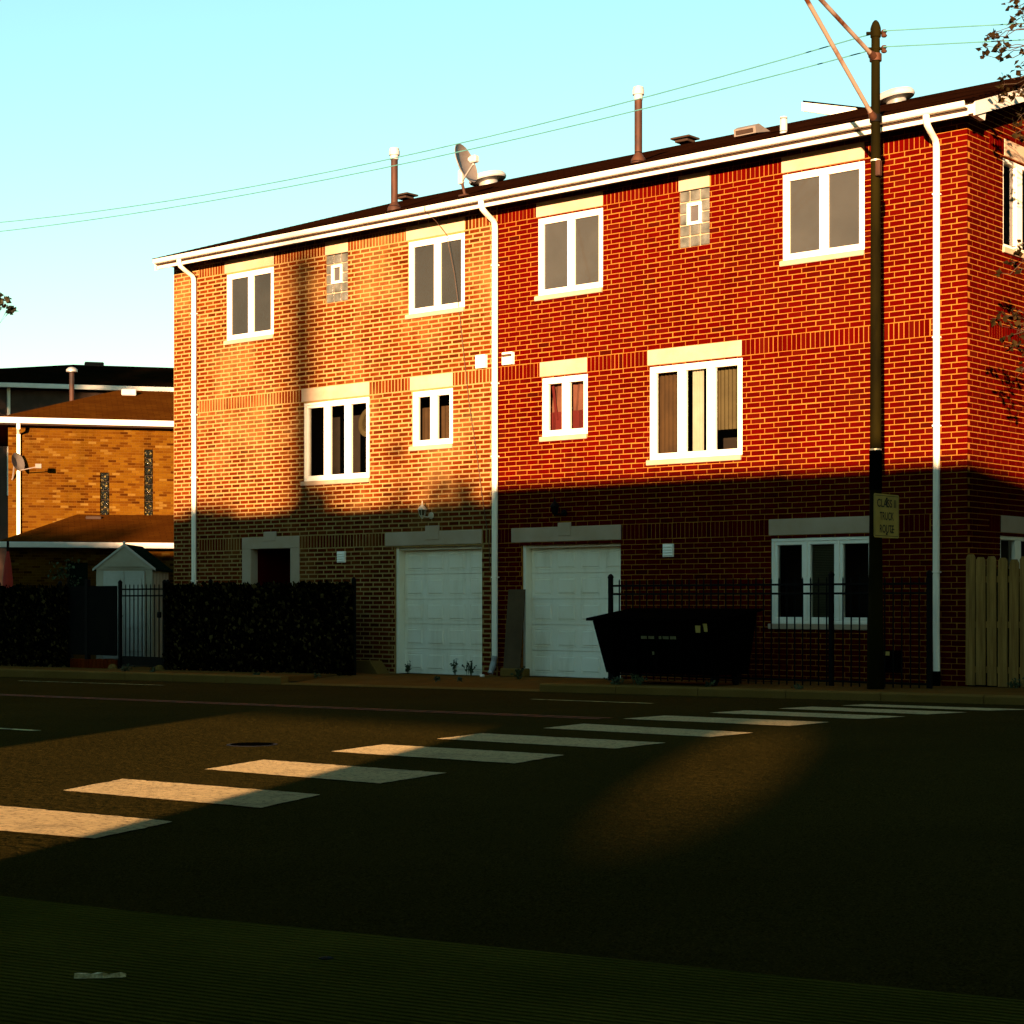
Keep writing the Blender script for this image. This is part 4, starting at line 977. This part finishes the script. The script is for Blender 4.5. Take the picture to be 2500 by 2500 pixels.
for k in range(5):
    x_ = 4.72+k*.135; z_ = .765; MB().quad((x_, on_front(z_)-.024, z_), (x_+.11, on_front(z_)-.024, z_), (x_+.11, on_front(z_+.045)-.024, z_+.045), (x_, on_front(z_+.045)-.024, z_+.045)).build('reflective_strip', 'reflector', db)
for x_ in (4.90, 4.985):
    z_ = .525; MB().quad((x_, on_front(z_)-.024, z_), (x_+.065, on_front(z_)-.024, z_), (x_+.065, on_front(z_+.05)-.024, z_+.05), (x_, on_front(z_+.05)-.024, z_+.05)).build('sticker', 'reflector', db)
for (x_, x2, z_, z2) in ((5.74, 5.84, .87, .975), (5.88, 5.955, .885, 1.005)):
    MB().quad((x_, on_front(z_)-.026, z_), (x2, on_front(z_)-.026, z_), (x2, on_front(z2)-.026, z2), (x_, on_front(z2)-.026, z2)).build('sticker', 'sign_white', db)
bb = MB().prism([(.27, -.20, .16), (.655, -.20, .16), (.655, -.06, 1.545), (.27, -.06, 1.545)], (0, .02, 0)).build('leaning_board', 'brown_board')
tag(recenter(bb), 'tall brown board leaning on the brickwork left of the right garage door', 'board')
cb = MB().box(.20, .75, -.22, -.02, zs(.5)-.02, .16, .02).build('concrete_block', 'concrete_kerb'); tag(recenter(cb), 'low concrete block under the leaning brown board', 'block')
st = MB().prism([(-3.5, -.04, -.02), (-3.5, -.04, .22), (-2.9, -.04, .22), (-2.68, -.04, -.02)], (0, -.32, 0)).build('concrete_kerb_ramp', 'concrete_kerb'); tag(recenter(st), 'low sloped concrete block at the left side of the left garage door', 'block')

# ------------------------------------------------------------------ garden shed, umbrella and neighbouring houses
MS = Matrix.Translation((-12.73, .70, 0)) @ Matrix.Rotation(R(40.667), 4, 'Z')
sh = thing('garden_shed', 'small cream resin garden shed with dark green gable roof behind the iron gate', 'shed', (-12.3, 1.1, -.03))
MB(MS).box(0, 1.28, 0, 1.9, -.03, 2.08, .01).build('shed_wall', 'shed', sh)
MB(MS).add([(-.06, -.02, 2.06), (1.34, -.02, 2.06), (.64, -.02, 2.60)], [(0, 1, 2)]).prism([(.18, -.03, 2.12), (1.10, -.03, 2.12), (.64, -.03, 2.47)], (0, -.02, 0)).build('gable', 'shed', sh)
MB(MS).prism([(-.07, -.05, 2.03), (-.07, -.05, 2.08), (.64, -.05, 2.64), (1.35, -.05, 2.08), (1.35, -.05, 2.03), (.64, -.05, 2.585)], (0, .05, 0)).build('barge_board', 'shed_door', sh)
for sgn in (0, 1):
    xe = -.09 if sgn == 0 else 1.37
    MB(MS).prism([(xe, -.001, 2.06), (.64, -.001, 2.64), (.64, -.001, 2.60), (xe, -.001, 2.02)], (0, 2.0, 0)).build('roof_panel', 'shed_roof', sh)
MB(MS).lathe([(.03, 0), (.03, .05), (.01, .08)], (.64, -.02, 2.62), 8).build('finial', 'shed_door', sh)
for a, b in ((.17, .635), (.645, 1.11)):
    d_ = MB(MS).box(a, b, -.035, .0, .03, 2.02, .008).build('shed_door', 'shed_door', sh)
    for z0, z1 in ((.2, .55), (.72, 1.2), (1.37, 1.87)):
        MB(MS).box(a+.07, b-.07, -.048, -.034, z0, z1, .012).build('shed_door_panel', 'shed_door', d_)
for k in range(5): MB(MS).box(1.279, 1.292, .1+k*.36, .13+k*.36, 0, 2.0).build('wall_batten', 'shed', sh)
um = thing('folded_umbrella', 'folded red cloth hanging on a dark post at the left edge above the ivy', 'umbrella', (-15.45, .2, 0))
mb = MB(); mb.tube([(-15.45, .2, -.1), (-15.45, .2, 2.75)], .03, 8); mb.build('umbrella_pole', 'black_metal', um)
mb = MB(); A = (-15.45, .2, 0); mb.lathe([(.06, 1.0), (.12, 1.1), (.12, 1.8), (.08, 2.2), (.04, 2.45), (.02, 2.55)], A, 10); mb.build('canopy', 'red_fabric', um)

# tan house behind the hedge, turned from the street
MN = Matrix.Translation((-19.42, 2.862, 0)) @ Matrix.Rotation(R(55.3), 4, 'Z')
nb = thing('tan_brick_house', 'tan brick two-storey house with brown hip roof beyond the ivy, left of the row houses', 'house', (-17, 5, 0))
slots = [(2.33, 2.57, 3.3, 4.73), (3.47, 3.70, 3.3, 5.36)]
def wall_from(mb, mat4, x0, x1, z0, z1, holes, reveal=.1, d=.008):
    loc = MB(); wall_sheet(loc, (0, 0, 0), (1, 0, 0), (0, -1, 0), x0, x1, z0, z1, holes, reveal, d); mb.m = mat4; mb.add(loc.v, loc.f)
mb = MB(); wall_from(mb, MN, 0, 10, -.3, 5.97, slots)
mb.quad((0, .008, -.3), (0, 7.5, -.3), (0, 7.5, 5.97), (0, .008, 5.97)); mb.quad((10, .008, -.3), (10, 7.5, -.3), (10, 7.5, 5.97), (10, .008, 5.97)); mb.quad((0, 7.5, -.3), (10, 7.5, -.3), (10, 7.5, 5.97), (0, 7.5, 5.97))
wall_from(mb, MN @ Matrix.Translation((0, -2.6, 0)), 0, 10, -.3, 2.74, [(1.44, 1.95, .1, 2.3)])
mb.m = MN; mb.quad((0, -2.592, -.3), (0, 0, -.3), (0, 0, 2.74), (0, -2.592, 2.74))
nw = mb.build('wall', 'mortar_tan', nb)
NC, NBL, nj = .0677, .203, .009
def small_bricks(mat4, x0, x1, z0, z1, holes, mat, singles):
    U = (mat4.to_3x3() @ Vector((1, 0, 0))); Nn = mat4.to_3x3() @ Vector((0, -1, 0)); O = mat4.translation
    pcs = []
    n = 0; z = z0
    while z < z1-NC*.5:
        u = x0-(NBL/2 if n % 2 else 0)
        while u < x1:
            a, b = max(u, x0), min(u+NBL, x1)
            if b-a > .04: pcs += carve((a+nj/2, b-nj/2, z+nj/2, min(z+NC, z1)-nj/2), holes)
            u += NBL
        n += 1; z += NC
    full = [p for p in pcs if p[1]-p[0] > NBL-nj-.002 and p[3]-p[2] > NC-nj-.002 and .3 < p[0] < 4.1 and p[2] > 3.6]
    random.Random(4).shuffle(full); one = set(full[:singles]); me = None; o0 = origin_of(nw)
    hw, hh = (NBL-nj)/2, (NC-nj)/2
    for p in list(one):
        if me is None:
            o = MB().brick((0, 0, 0), U, Nn, -hw, hw, -hh, hh, .02, .003).build('brick', mat); o.parent = nw; me = o.data
        else: o = bpy.data.objects.new('brick', me); link(o, nw)
        o.location = O+U*((p[0]+p[1])/2)+Vector((0, 0, (p[2]+p[3])/2))-o0
    m2 = MB()
    for p in pcs:
        if p not in one: m2.brick(O, U, Nn, p[0], p[1], p[2], p[3], .02, .003, .0015)
    tag(m2.build('brickwork', mat, nw), kind='stuff')
small_bricks(MN, 0, 6.5, 2.9, 5.95, slots, 'brick_tan', 300)
small_bricks(MN @ Matrix.Translation((0, -2.6, 0)), 0, 6.5, .8, 2.73, [(1.44, 1.95, .1, 2.3)], 'brick_tan', 0)
for (a, b, e, f) in slots:
    so = MB(MN).box(a, b, .06, .1, e, f).build('slot_window', 'room', nb); n = max(4, round((f-e)/.24)); h = (f-e)/n
    for k in range(n): MB(MN).box(a+.012, b-.012, .02, .07, e+h*k+.01, e+h*(k+1)-.01, .02).build('glass_block', 'sparkle_glass', so)
MB(MN).box(1.44, 1.95, -2.54, -2.5, .1, 2.3).build('back_door', 'shed_roof', nb)
mb = MB(MN)   # hip roof
A, B, C_, D_ = (-.45, -.45, 6.02), (10.5, -.45, 6.02), (10.5, 7.9, 6.02), (-.45, 7.9, 6.02); E1, E2 = (2.95, 3.4, 7.30), (7.2, 3.4, 7.30)
mb.add([A, B, C_, D_, E1, E2], [(0, 1, 5, 4), (3, 0, 4), (1, 2, 5), (2, 3, 4, 5), (0, 3, 2, 1)])
MNi = MN.inverted()
nr = mb.build('roof', 'shingle_brown', nb, uv=lambda p: ((MNi @ p).x, (MNi @ p).y))
MB(MN).box(-.5, 10.5, -.52, -.40, 5.93, 6.08, .01).build('gutter', 'white_metal', nb)
MB(MN).box(-.5, 10.5, -.40, .0, 5.90, 5.93).build('soffit', 'soffit', nb)
mb = MB(MN); mb.tube([(.26, -.45, 5.95), (.26, -.40, 5.80), (.26, -.07, 5.68), (.26, -.07, 3.0)], .05, 8, flat=(1, .7)); mb.build('downspout', 'downspout', nb, True)
mb = MB(MN); mb.add([(-.3, -3.05, 2.76), (10.2, -3.05, 2.76), (10.2, 0, 3.62), (1.75, 0, 3.62), (-.3, 0, 2.76)], [(0, 1, 2, 3), (0, 3, 4)])
mb.build('porch_roof', 'shingle_brown', nb, uv=lambda p: ((MNi @ p).x, (MNi @ p).y))
MB(MN).box(-.3, 10.2, -3.13, -3.03, 2.65, 2.79, .01).build('gutter', 'white_metal', nb)
MB(MN).box(-.3, 10.2, -3.03, -2.6, 2.64, 2.66).build('soffit', 'soffit', nb)
MB(MN).box(1.95, 2.35, -.5, -.1, 3.42, 3.56, .02).build('roof_louvre', 'soffit', nr)
mb = MB(MN); mb.tube([(1.64, 2.0, 6.55), (1.64, 2.0, 7.62)], .07, 12); mb.build('flue_pipe', 'rust', nr, True)
MB(MN).lathe([(.09, -.06), (.15, -.04), (.15, .02), (.10, .07), (.03, .09)], (1.64, 2.0, 7.64), 14).build('flue_cap', 'galv', nr, True)
MB(MN).box(3.0, 3.4, 2.7, 3.0, 7.08, 7.26, .02).build('roof_box', 'vent_white', nr)
nd = thing('wall_dish', 'small dark satellite dish fixed to the tan brick wall near its downspout', 'satellite dish', tuple(MN @ Vector((.3, -.2, 4.7))))
q = (MN.to_3x3() @ Vector((.75, -.6, .25))).normalized().to_track_quat('Z', 'Y').to_matrix()
MB().lathe([(.02, 0), (.14, .02), (.24, .06), (.25, .07), (.23, .065), (.12, .03), (.01, .012)], MN @ Vector((.20, -.32, 4.92)), 20, q).build('reflector', 'dish_grey', nd, True)
mb = MB(MN); mb.tube([(.16, -.30, 4.88), (.12, -.05, 4.55), (.10, 0, 4.5)], .022, 8); mb.tube([(.30, -.36, 4.72), (.72, -.62, 4.80)], .014, 6); mb.box(.68, .84, -.70, -.58, 4.76, 4.88, .01); mb.build('arm', 'dish_grey', nd)
# farther house with a dark roof
fh = thing('dark_roofed_house', 'farther house whose dark hip roof rises above the tan brick house', 'house', tuple(MN @ Vector((2, 18, 0))))
MB(MN).box(-6, 14, 16.4, 24, -.3, 8.7).build('wall', 'opposite_brick', fh)
mb = MB(MN); mb.add([(-6.5, 16, 8.85), (14.5, 16, 8.85), (14.5, 24.6, 8.85), (-6.5, 24.6, 8.85), (2.0, 20.2, 10.12), (10, 20.2, 10.12)], [(0, 1, 5, 4), (3, 0, 4), (1, 2, 5), (2, 3, 4, 5), (0, 3, 2, 1)])
fr_ = mb.build('roof', 'shingle_shaded', fh, uv=lambda p: ((MNi @ p).x, (MNi @ p).y))
MB(MN).box(-6.5, 14.5, 15.9, 16.0, 8.72, 8.88, .01).build('gutter', 'white_metal', fh)
MB(MN).box(2.4, 3.1, 20.0, 20.5, 9.95, 10.22, .03).build('ridge_vent', 'soffit', fr_)
mb = MB(MN); mb.tube([(-.25, 16.2, 8.8), (-.25, 16.33, 8.4), (-.25, 16.33, 5.0)], .06, 8); mb.build('downspout', 'downspout', fh, True)

# ------------------------------------------------------------------ trees
def limb_tree(name, label, base, h, limbs, clusters, leaf_size, nleaf, spread, mat, seed, trunk_r=.22, group=None, hubs=None):
    rng = random.Random(seed)
    t = thing(name, label, 'tree', base, group); b = Vector(base)
    mb = MB(); top = b+Vector((rng.uniform(-.3, .3), rng.uniform(-.3, .3), h))
    pts = [b+(top-b)*k/6+Vector((rng.uniform(-.08, .08), rng.uniform(-.08, .08), 0)) for k in range(7)]
    mb.tube(pts, [trunk_r*(1.25-.85*k/6) for k in range(7)], 10)
    for c in clusters:
        sp = c[3] if len(c) > 3 else spread
        c = Vector(c[:3]); f = rng.uniform(.35, .95); s0 = b+(top-b)*f
        if s0.z > c.z: s0 = b+(top-b)*max(.25, (c.z-b.z)/h*.7)
        if sp < spread*.5 and hubs:                      # outer tuft: a thin twig from the nearest bough
            s0 = min(hubs, key=lambda q: (q-c).length)
        m = (s0+c)/2+Vector((rng.uniform(-.1, .1), rng.uniform(-.1, .1), rng.uniform(.05, .25)))*(s0-c).length*.5
        q1 = s0*.5+m*.5+Vector((rng.gauss(0, .03), rng.gauss(0, .03), rng.gauss(0, .03))); q2 = m*.5+c*.5+Vector((rng.gauss(0, .05), rng.gauss(0, .05), rng.gauss(0, .05)))
        thick = trunk_r*.16 if sp >= spread*.5 else .009
        mb.tube([s0, q1, m, q2, c], [thick, thick*.8, thick*.6, .006, .003], 6)
        for k in range(3):
            e = c+Vector((rng.gauss(0, sp*.6), rng.gauss(0, sp*.6), rng.gauss(0, sp*.5))); mb.tube([q2+(c-q2)*.8, (q2+c)/2*.2+e*.4+c*.4, e], [.004, .003, .002], 4, cap=False)
    mb.build('trunk', 'bark', t)
    mb = MB()
    for c in clusters:
        sp = c[3] if len(c) > 3 else spread; k_ = int(nleaf*(sp/spread)**2)
        for k in range(max(6, k_)):
            p = Vector(c[:3])+Vector((rng.gauss(0, sp*.5), rng.gauss(0, sp*.5), rng.gauss(0, sp*.42)))
            leaf(mb, p, leaf_size*rng.uniform(.6, 1.2), rng)
    mb.build('crown', mat, t); return t
def at(u, v, d):      # a point d metres down the lens axis on the line of sight through photo position (u, v)
    F = Vector((-math.sin(R(40.667)), math.cos(R(40.667)), 0)); Rr = Vector((math.cos(R(40.667)), math.sin(R(40.667)), 0))
    return CAM+(F+Rr*((u-1250)/4414.42)+Vector((0, 0, -(v-1468.64)/4414.42)))*d
rng = random.Random(21)
cl = []
for (u, v, s_) in ((2462, 8, .10), (2482, 18, .12), (2496, 45, .16), (2472, 52, .10), (2490, 30, .12), (2426, 80, .07), (2436, 92, .09), (2414, 88, .05), (2446, 102, .07), (2456, 112, .08), (2440, 120, .07), (2400, 112, .04), (2404, 134, .05), (2452, 140, .05), (2494, 128, .07), (2492, 155, .07), (2451, 186, .04), (2484, 172, .05), (2446, 206, .04), (2456, 240, .06), (2450, 228, .04), (2484, 222, .10), (2496, 235, .12), (2470, 226, .06), (2490, 285, .10), (2480, 325, .08), (2493, 340, .08), (2478, 300, .06), (2488, 600, .07), (2470, 640, .07), (2440, 666, .06), (2492, 656, .09), (2482, 618, .05)):
    p = at(u, v, 24.6+rng.uniform(-.4, .4)); cl.append((p.x, p.y, p.z, s_))
for (u, v, s_) in ((2490, 790, .16), (2470, 800, .12), (2432, 778, .07), (2446, 768, .05), (2484, 840, .14), (2494, 872, .14), (2458, 822, .09), (2496, 812, .18), (2476, 770, .06), (2462, 850, .05), (2498, 900, .12)):
    p = at(u, v, 23.9+rng.uniform(-.3, .3)); cl.append((p.x, p.y, p.z, s_))
for k in range(150):
    th = rng.uniform(0, 6.28); r_ = 3.4*math.sqrt(rng.random()); z = rng.uniform(3.2, 11.5)
    p = Vector((14.6+r_*math.cos(th), .2+r_*math.sin(th)*.9, z)); d = p-CAM
    dep = d.x*-math.sin(R(40.667))+d.y*math.cos(R(40.667)); u = 1250+4414.42*(d.x*math.cos(R(40.667))+d.y*math.sin(R(40.667)))/dep
    if u < 2620: continue
    cl.append((p.x, p.y, p.z, .85))
limb_tree('street_tree', 'leafy tree whose brown-tinged twigs reach in from the right edge by the gable', (14.4, .1, zs(14.4)), 7.5, None, cl, .105, 120, .55, 'leaf_sun', 9, .2, hubs=[at(2560, v, 24.4) for v in (-20, 60, 130, 190, 240, 320, 420, 560, 640, 720, 800, 880, 960)])
cl = []
for (u, v, s_) in ((-4, 735, .22), (10, 742, .18), (16, 728, .14), (20, 752, .16), (24, 760, .12), (3, 724, .14), (-20, 740, .5)):
    p = at(u, v, 62); cl.append((p.x, p.y, p.z, s_))
for k in range(40):
    p = at(-170+rng.gauss(0, 55), 800+rng.gauss(0, 110), 62+rng.gauss(0, 1.5))
    if (p-CAM).length > 0:
        d = p-CAM; dep = d.x*-math.sin(R(40.667))+d.y*math.cos(R(40.667)); u = 1250+4414.42*(d.x*math.cos(R(40.667))+d.y*math.sin(R(40.667)))/dep
        if u < -45: cl.append((p.x, p.y, p.z, .8))
b = at(-170, 1500, 62)
limb_tree('yard_tree', 'tree showing only a small dark tuft of leaves at the left edge against the sky', (b.x, b.y, -.3), 9.5, None, cl, .28, 26, .5, 'leaf', 12, .25)
# ivy-draped shrub beside the tan house's back door
p0 = MN @ Vector((1.5, -3.3, 0)); cl = [(p0.x+rng.gauss(0, .12), p0.y+rng.gauss(0, .12), rng.uniform(.4, 2.3), .22) for k in range(16)]
limb_tree('climbing_shrub', 'dark green shrub growing up beside the back door of the tan house', (p0.x, p0.y, -.05), 2.0, None, cl, .10, 22, .22, 'weed', 14, .03)

nx = thing('reflection_blocker', 'unseen dark block added outside the right edge to darken the end window reflections', 'building', (26, 16, 0))
MB().box(12.5, 34, 12, 26, -.3, 12).build('wall', 'opposite_brick', nx)  # added out of view so the end window does not mirror bright sky
MB().prism([(12.2, 11.6, 12), (34.4, 11.6, 12), (34.4, 26.4, 12), (12.2, 26.4, 12)], (0, 0, .2)).build('roof', 'shingle_dark', nx)

# ------------------------------------------------------------------ weeds and litter
def weed(x, y, h, w_, n, seed, label, z=None):
    rng = random.Random(seed); z = zs(x)-.01 if z is None else z; mb = MB()
    for k in range(n):
        a = rng.uniform(0, 6.28); lean = rng.uniform(.1, 1.0)*w_; hh = h*rng.uniform(.45, 1.0)
        b0 = Vector((x+rng.gauss(0, w_*.2), y+rng.gauss(0, w_*.15), z)); t = b0+Vector((math.cos(a)*lean, math.sin(a)*lean*.6, hh)); sd_ = Vector((-math.sin(a), math.cos(a), 0))*.010
        m = (b0+t)/2+Vector((0, 0, hh*.18))
        mb.add([b0-sd_*.4, b0+sd_*.4, m+sd_, m-sd_, t], [(0, 1, 2, 3), (3, 2, 4)])
        for j in range(4):
            f = rng.uniform(.3, 1); leaf(mb, b0+(t-b0)*f, rng.uniform(.03, .07), rng, -.2)
    tag(recenter(mb.build('weed', 'weed')), label, 'weed', 'weeds along the pavement')
WD = [(-8.0, -2.1, .16, .22, 14, 'wide dark weed at the kerb in front of the iron gate'), (-6.9, -2.25, .12, .14, 9, 'small weed at the kerb right of the gate'), (-3.9, -2.25, .06, .08, 7, 'low weed on the pavement below the right end of the ivy'),
 (-2.5, -2.1, .05, .07, 6, 'tiny weed on the pavement left of the left garage'), (-2.15, -.10, .24, .12, 9, 'spiky weed at the foot of the left garage door, left side'), (-.98, -.08, .34, .10, 8, 'tall thin weed at the foot of the left garage door'), (-.62, -.08, .30, .16, 12, 'tall seeding grass clump at the right foot of the left garage door'),
 (1.35, -1.05, .22, .13, 16, 'bushy dark weed in front of the right garage door'), (4.35, -2.25, .12, .24, 14, 'low spreading weed at the kerb in front of the dumpster'), (4.75, -2.22, .20, .14, 12, 'dark leafy weed at the kerb right of the spreading one'), (1.05, -2.2, .06, .08, 6, 'tiny weed in the driveway apron'),
 (.55, -2.2, .05, .09, 7, 'low weed in the driveway apron left of the right garage'), (6.0, -2.2, .12, .10, 7, 'thin weed at the kerb below the lower wall vent'), (7.6, -2.25, .08, .12, 8, 'dark tuft at the kerb left of the street pole'), (9.9, -.28, .16, .14, 10, 'dark tuft at the foot of the wooden fence'), (10.5, -.30, .14, .14, 10, 'second dark tuft at the foot of the wooden fence')]
for i, (x, y, h, w_, n, lab) in enumerate(WD): weed(x, y, h, w_, n, 40+i, lab)
mb = MB(); c0, c1 = Vector((16.20, -20.70, zr(16)+.035)), Vector((16.31, -20.575, zr(16)+.035)); d_ = (c1-c0); sd_ = Vector((-d_.y, d_.x, 0)).normalized()*.022
vs = []; fs = []; n = 9; rng = random.Random(2)
for k in range(n+1):
    p = c0+d_*k/n; w_ = sd_*(1 if 0 < k < n else .6)*rng.uniform(.8, 1.15); vs += [p-w_, p-w_*.4+Vector((0, 0, rng.uniform(.008, .016))), p+w_*.4+Vector((0, 0, rng.uniform(.006, .016))), p+w_]
for k in range(n):
    for j in range(3): fs.append((4*k+j, 4*k+j+1, 4*k+j+5, 4*k+j+4))
mb.add(vs, fs); tag(recenter(mb.build('crushed_paper', 'paper')), 'crushed pale paper wrapper lying on the near pavement', 'litter')
for (x, y, s_, lab) in ((15.55, -20.62, .022, 'small dark gum spot on the near pavement left of the wrapper'), (16.6, -19.95, .02, 'small dark gum spot on the near pavement beyond the wrapper')):
    tag(recenter(MB().lathe([(s_*1.4, 0), (s_*1.2, .003), (s_*.4, .005)], (x, y, zr(x)+.03), 9).build('gum_spot', 'dark_panel')), lab, 'gum spot', 'gum spots on the near pavement')
tag(recenter(MB().box(.02, .10, -.55, -.49, zs(0)-.01, zs(0)+.03, .01).build('paper_scrap', 'white_frame')), 'tiny white paper scrap near the foot of the middle downspout', 'litter')

# ------------------------------------------------------------------ across the street, behind the viewer: inferred casters of the long shadows, and added blockers of sun and sky
OY, OD = -30.0, 4.0
ob = thing('opposite_building', 'low brick building across the street behind the viewer, with added openings that shape the sun patches', 'building', (20, OY-2, -.2))
def sheared(mb, x0, x1, z0, z1, od=OD):
    k = SUNX*od
    pts = [(x0, OY, z0), (x1, OY, z0), (x1+k, OY-od, z0), (x0+k, OY-od, z0)]
    mb.prism(pts, (0, 0, z1-z0))
TOPR, TOPL = 3.40-SUNZ*OY, 3.12-SUNZ*OY
G1, G2, = (14.5, 18.95), (21.6, 23.5)
mb = MB(); sheared(mb, -60, G1[0], -.3, TOPL); mb.build('wall_block', 'opposite_brick', ob)
mb = MB(); sheared(mb, G1[1], G2[0], -.3, TOPR); mb.build('wall_block', 'opposite_brick', ob)
mb = MB(); sheared(mb, G2[1], 75, -.3, TOPR); mb.build('wall_block', 'opposite_brick', ob)
mb = MB(); sheared(mb, -75, -12, TOPL, 13); mb.build('sky_blocking_storeys', 'opposite_brick', ob)  # height added to block sky and darken window reflections
mb = MB(); sheared(mb, 27.5, 75, TOPR, 21); mb.build('sky_blocking_storeys', 'opposite_brick', ob)  # height added to block sky light on the right
mb = MB(); sheared(mb, G1[0], 15.4, 2.24, TOPL, .3); sheared(mb, 15.4, G1[1], 2.24, TOPR, .3); mb.build('sun_gap_upper_mask', 'opposite_brick', ob)  # added wall that ends the left sun patch on its far side
mb = MB(); n = 32; inn = []; out = []                 # added unseen wall whose oval opening shapes the right sun patch
BY = -60.0; bxc, bzc = 22.34-SUNX*(BY-OY), 2.04-SUNZ*(BY-OY)
for k in range(n):
    a = 2*math.pi*(k+.5)/n; ca, sa = math.cos(a), math.sin(a); inn.append((bxc+.56*ca, BY, bzc+.39*sa))
    t = min(3.2/abs(ca), ((9.5-bzc) if sa > 0 else bzc+.3)/abs(sa)); out.append((bxc+t*ca, BY, bzc+t*sa))
mb.add(inn+out, [(k, (k+1) % n, n+(k+1) % n, n+k) for k in range(n)]); mb.build('oval_sun_mask', 'opposite_brick', ob)
mb = MB(); sheared(mb, G1[0], G1[1], -.3, 1.16); mb.build('sun_gap_low_mask', 'opposite_brick', ob)  # added wall that ends the left sun patch on its near side
mb = MB(); sheared(mb, G2[0], G2[1], 5.2, TOPR-.03, .3); mb.build('sun_gap_upper_mask', 'opposite_brick', ob)  # added strip closing the slit above the oval mask
mb = MB(); mb.prism([(G2[0], OY-.35, TOPR-.02), (G2[1]+.4, OY-.35, TOPR-.02), (G2[1]+2, OY-OD, TOPR-.02), (G2[0]+2, OY-OD, TOPR-.02)], (0, 0, .02)); mb.build('flat_roof', 'opposite_brick', ob)
cp = thing('sky_blocking_canopy', 'unseen flat canopy on posts, added above the viewer to keep sky light off the near ground', 'canopy', (20, -23, zr(20)))
MB().box(13.2, 28, -28, -18.6, 4.62, 4.80).build('canopy_roof', 'opposite_brick', cp)  # added slab out of view, shading the near ground from the sky
for (x, y) in ((24.4, -19.2), (27.6, -19.2), (27.6, -27.6), (25.6, -27.6)): MB().tube([(x, y, zr(x)-.1), (x, y, 4.62)], .07, 10).build('canopy_post', 'black_metal', cp)
up = thing('utility_pole', 'tall wooden utility pole beyond the building across the street, behind the viewer', 'pole', (-5.13+78*SUNX, -78, -.3))
x_ = -5.13+78*SUNX; MB().tube([(x_, -78, -.3), (x_, -78, 17.0)], [.40, .32], 14).build('shaft', 'bark', up)
MB().box(x_-1.1, x_+1.1, -78.4, -78.28, 16.6, 16.74).build('crossarm', 'bark', up)
rng = random.Random(50)
for bx, by, x0, x1, lab in ((29.5, -25.5, 9, 27, 'unseen tall tree behind the viewer on the right, added to block sky light over the street'), (-18, -27, -13, 9, 'unseen tall tree on the near side further left, added to block sky light over the street')):
    cl = [(rng.uniform(x0, x1), rng.uniform(-26, -7), rng.uniform(17.2, 19.5), 1.5) for k in range(34)]
    limb_tree('sky_blocking_tree', lab, (bx, by, -.2), 16.5, None, cl, .8, 60, 1.5, 'leaf', 51+int(bx), .35)  # added crowns above the view that dim sky light on the road
def shade_point(X, Z, Y): return (X-SUNX*Y, Y, Z-SUNZ*Y)
rng = random.Random(33); cl = []
for k in range(34):
    X = rng.uniform(-9.5, -3.6); p = shade_point(X, 2.75+.4*math.sin(X*2.1)+rng.uniform(-.5, .15), -46+rng.uniform(-1, 1)); cl.append((*p, .55))
for X, Z, s_ in ((-4.45, 3.2, .35), (-4.3, 3.3, .25), (-2.62, 4.25, .22), (-2.6, 4.05, .18), (-2.5, 3.3, .3), (-1.2, 3.4, .4), (-1.6, 3.35, .3), (-.8, 3.3, .4)): cl.append((*shade_point(X, Z, -46), s_))
for k in range(24):
    X = rng.uniform(-20, -10); p = shade_point(X, 2.9+rng.uniform(-.8, .5), -46+rng.uniform(-1, 1)); cl.append((*p, .6))
limb_tree('far_tree', 'broad tree beyond the building across the street, behind the viewer', (14, -46, -.3), 7, None, cl, .30, 60, .55, 'leaf', 17, .25)

rng = random.Random(61)
cl = [(rng.uniform(-7, 2.2), -46+rng.uniform(-1.5, 1.5), rng.uniform(9.5, 17), 1.1) for k in range(95)]
limb_tree('far_tree', 'tall tree far across the street to the left, behind the viewer', (-2.5, -46, -.3), 12, None, cl, .5, 75, 1.1, 'leaf', 63, .3)
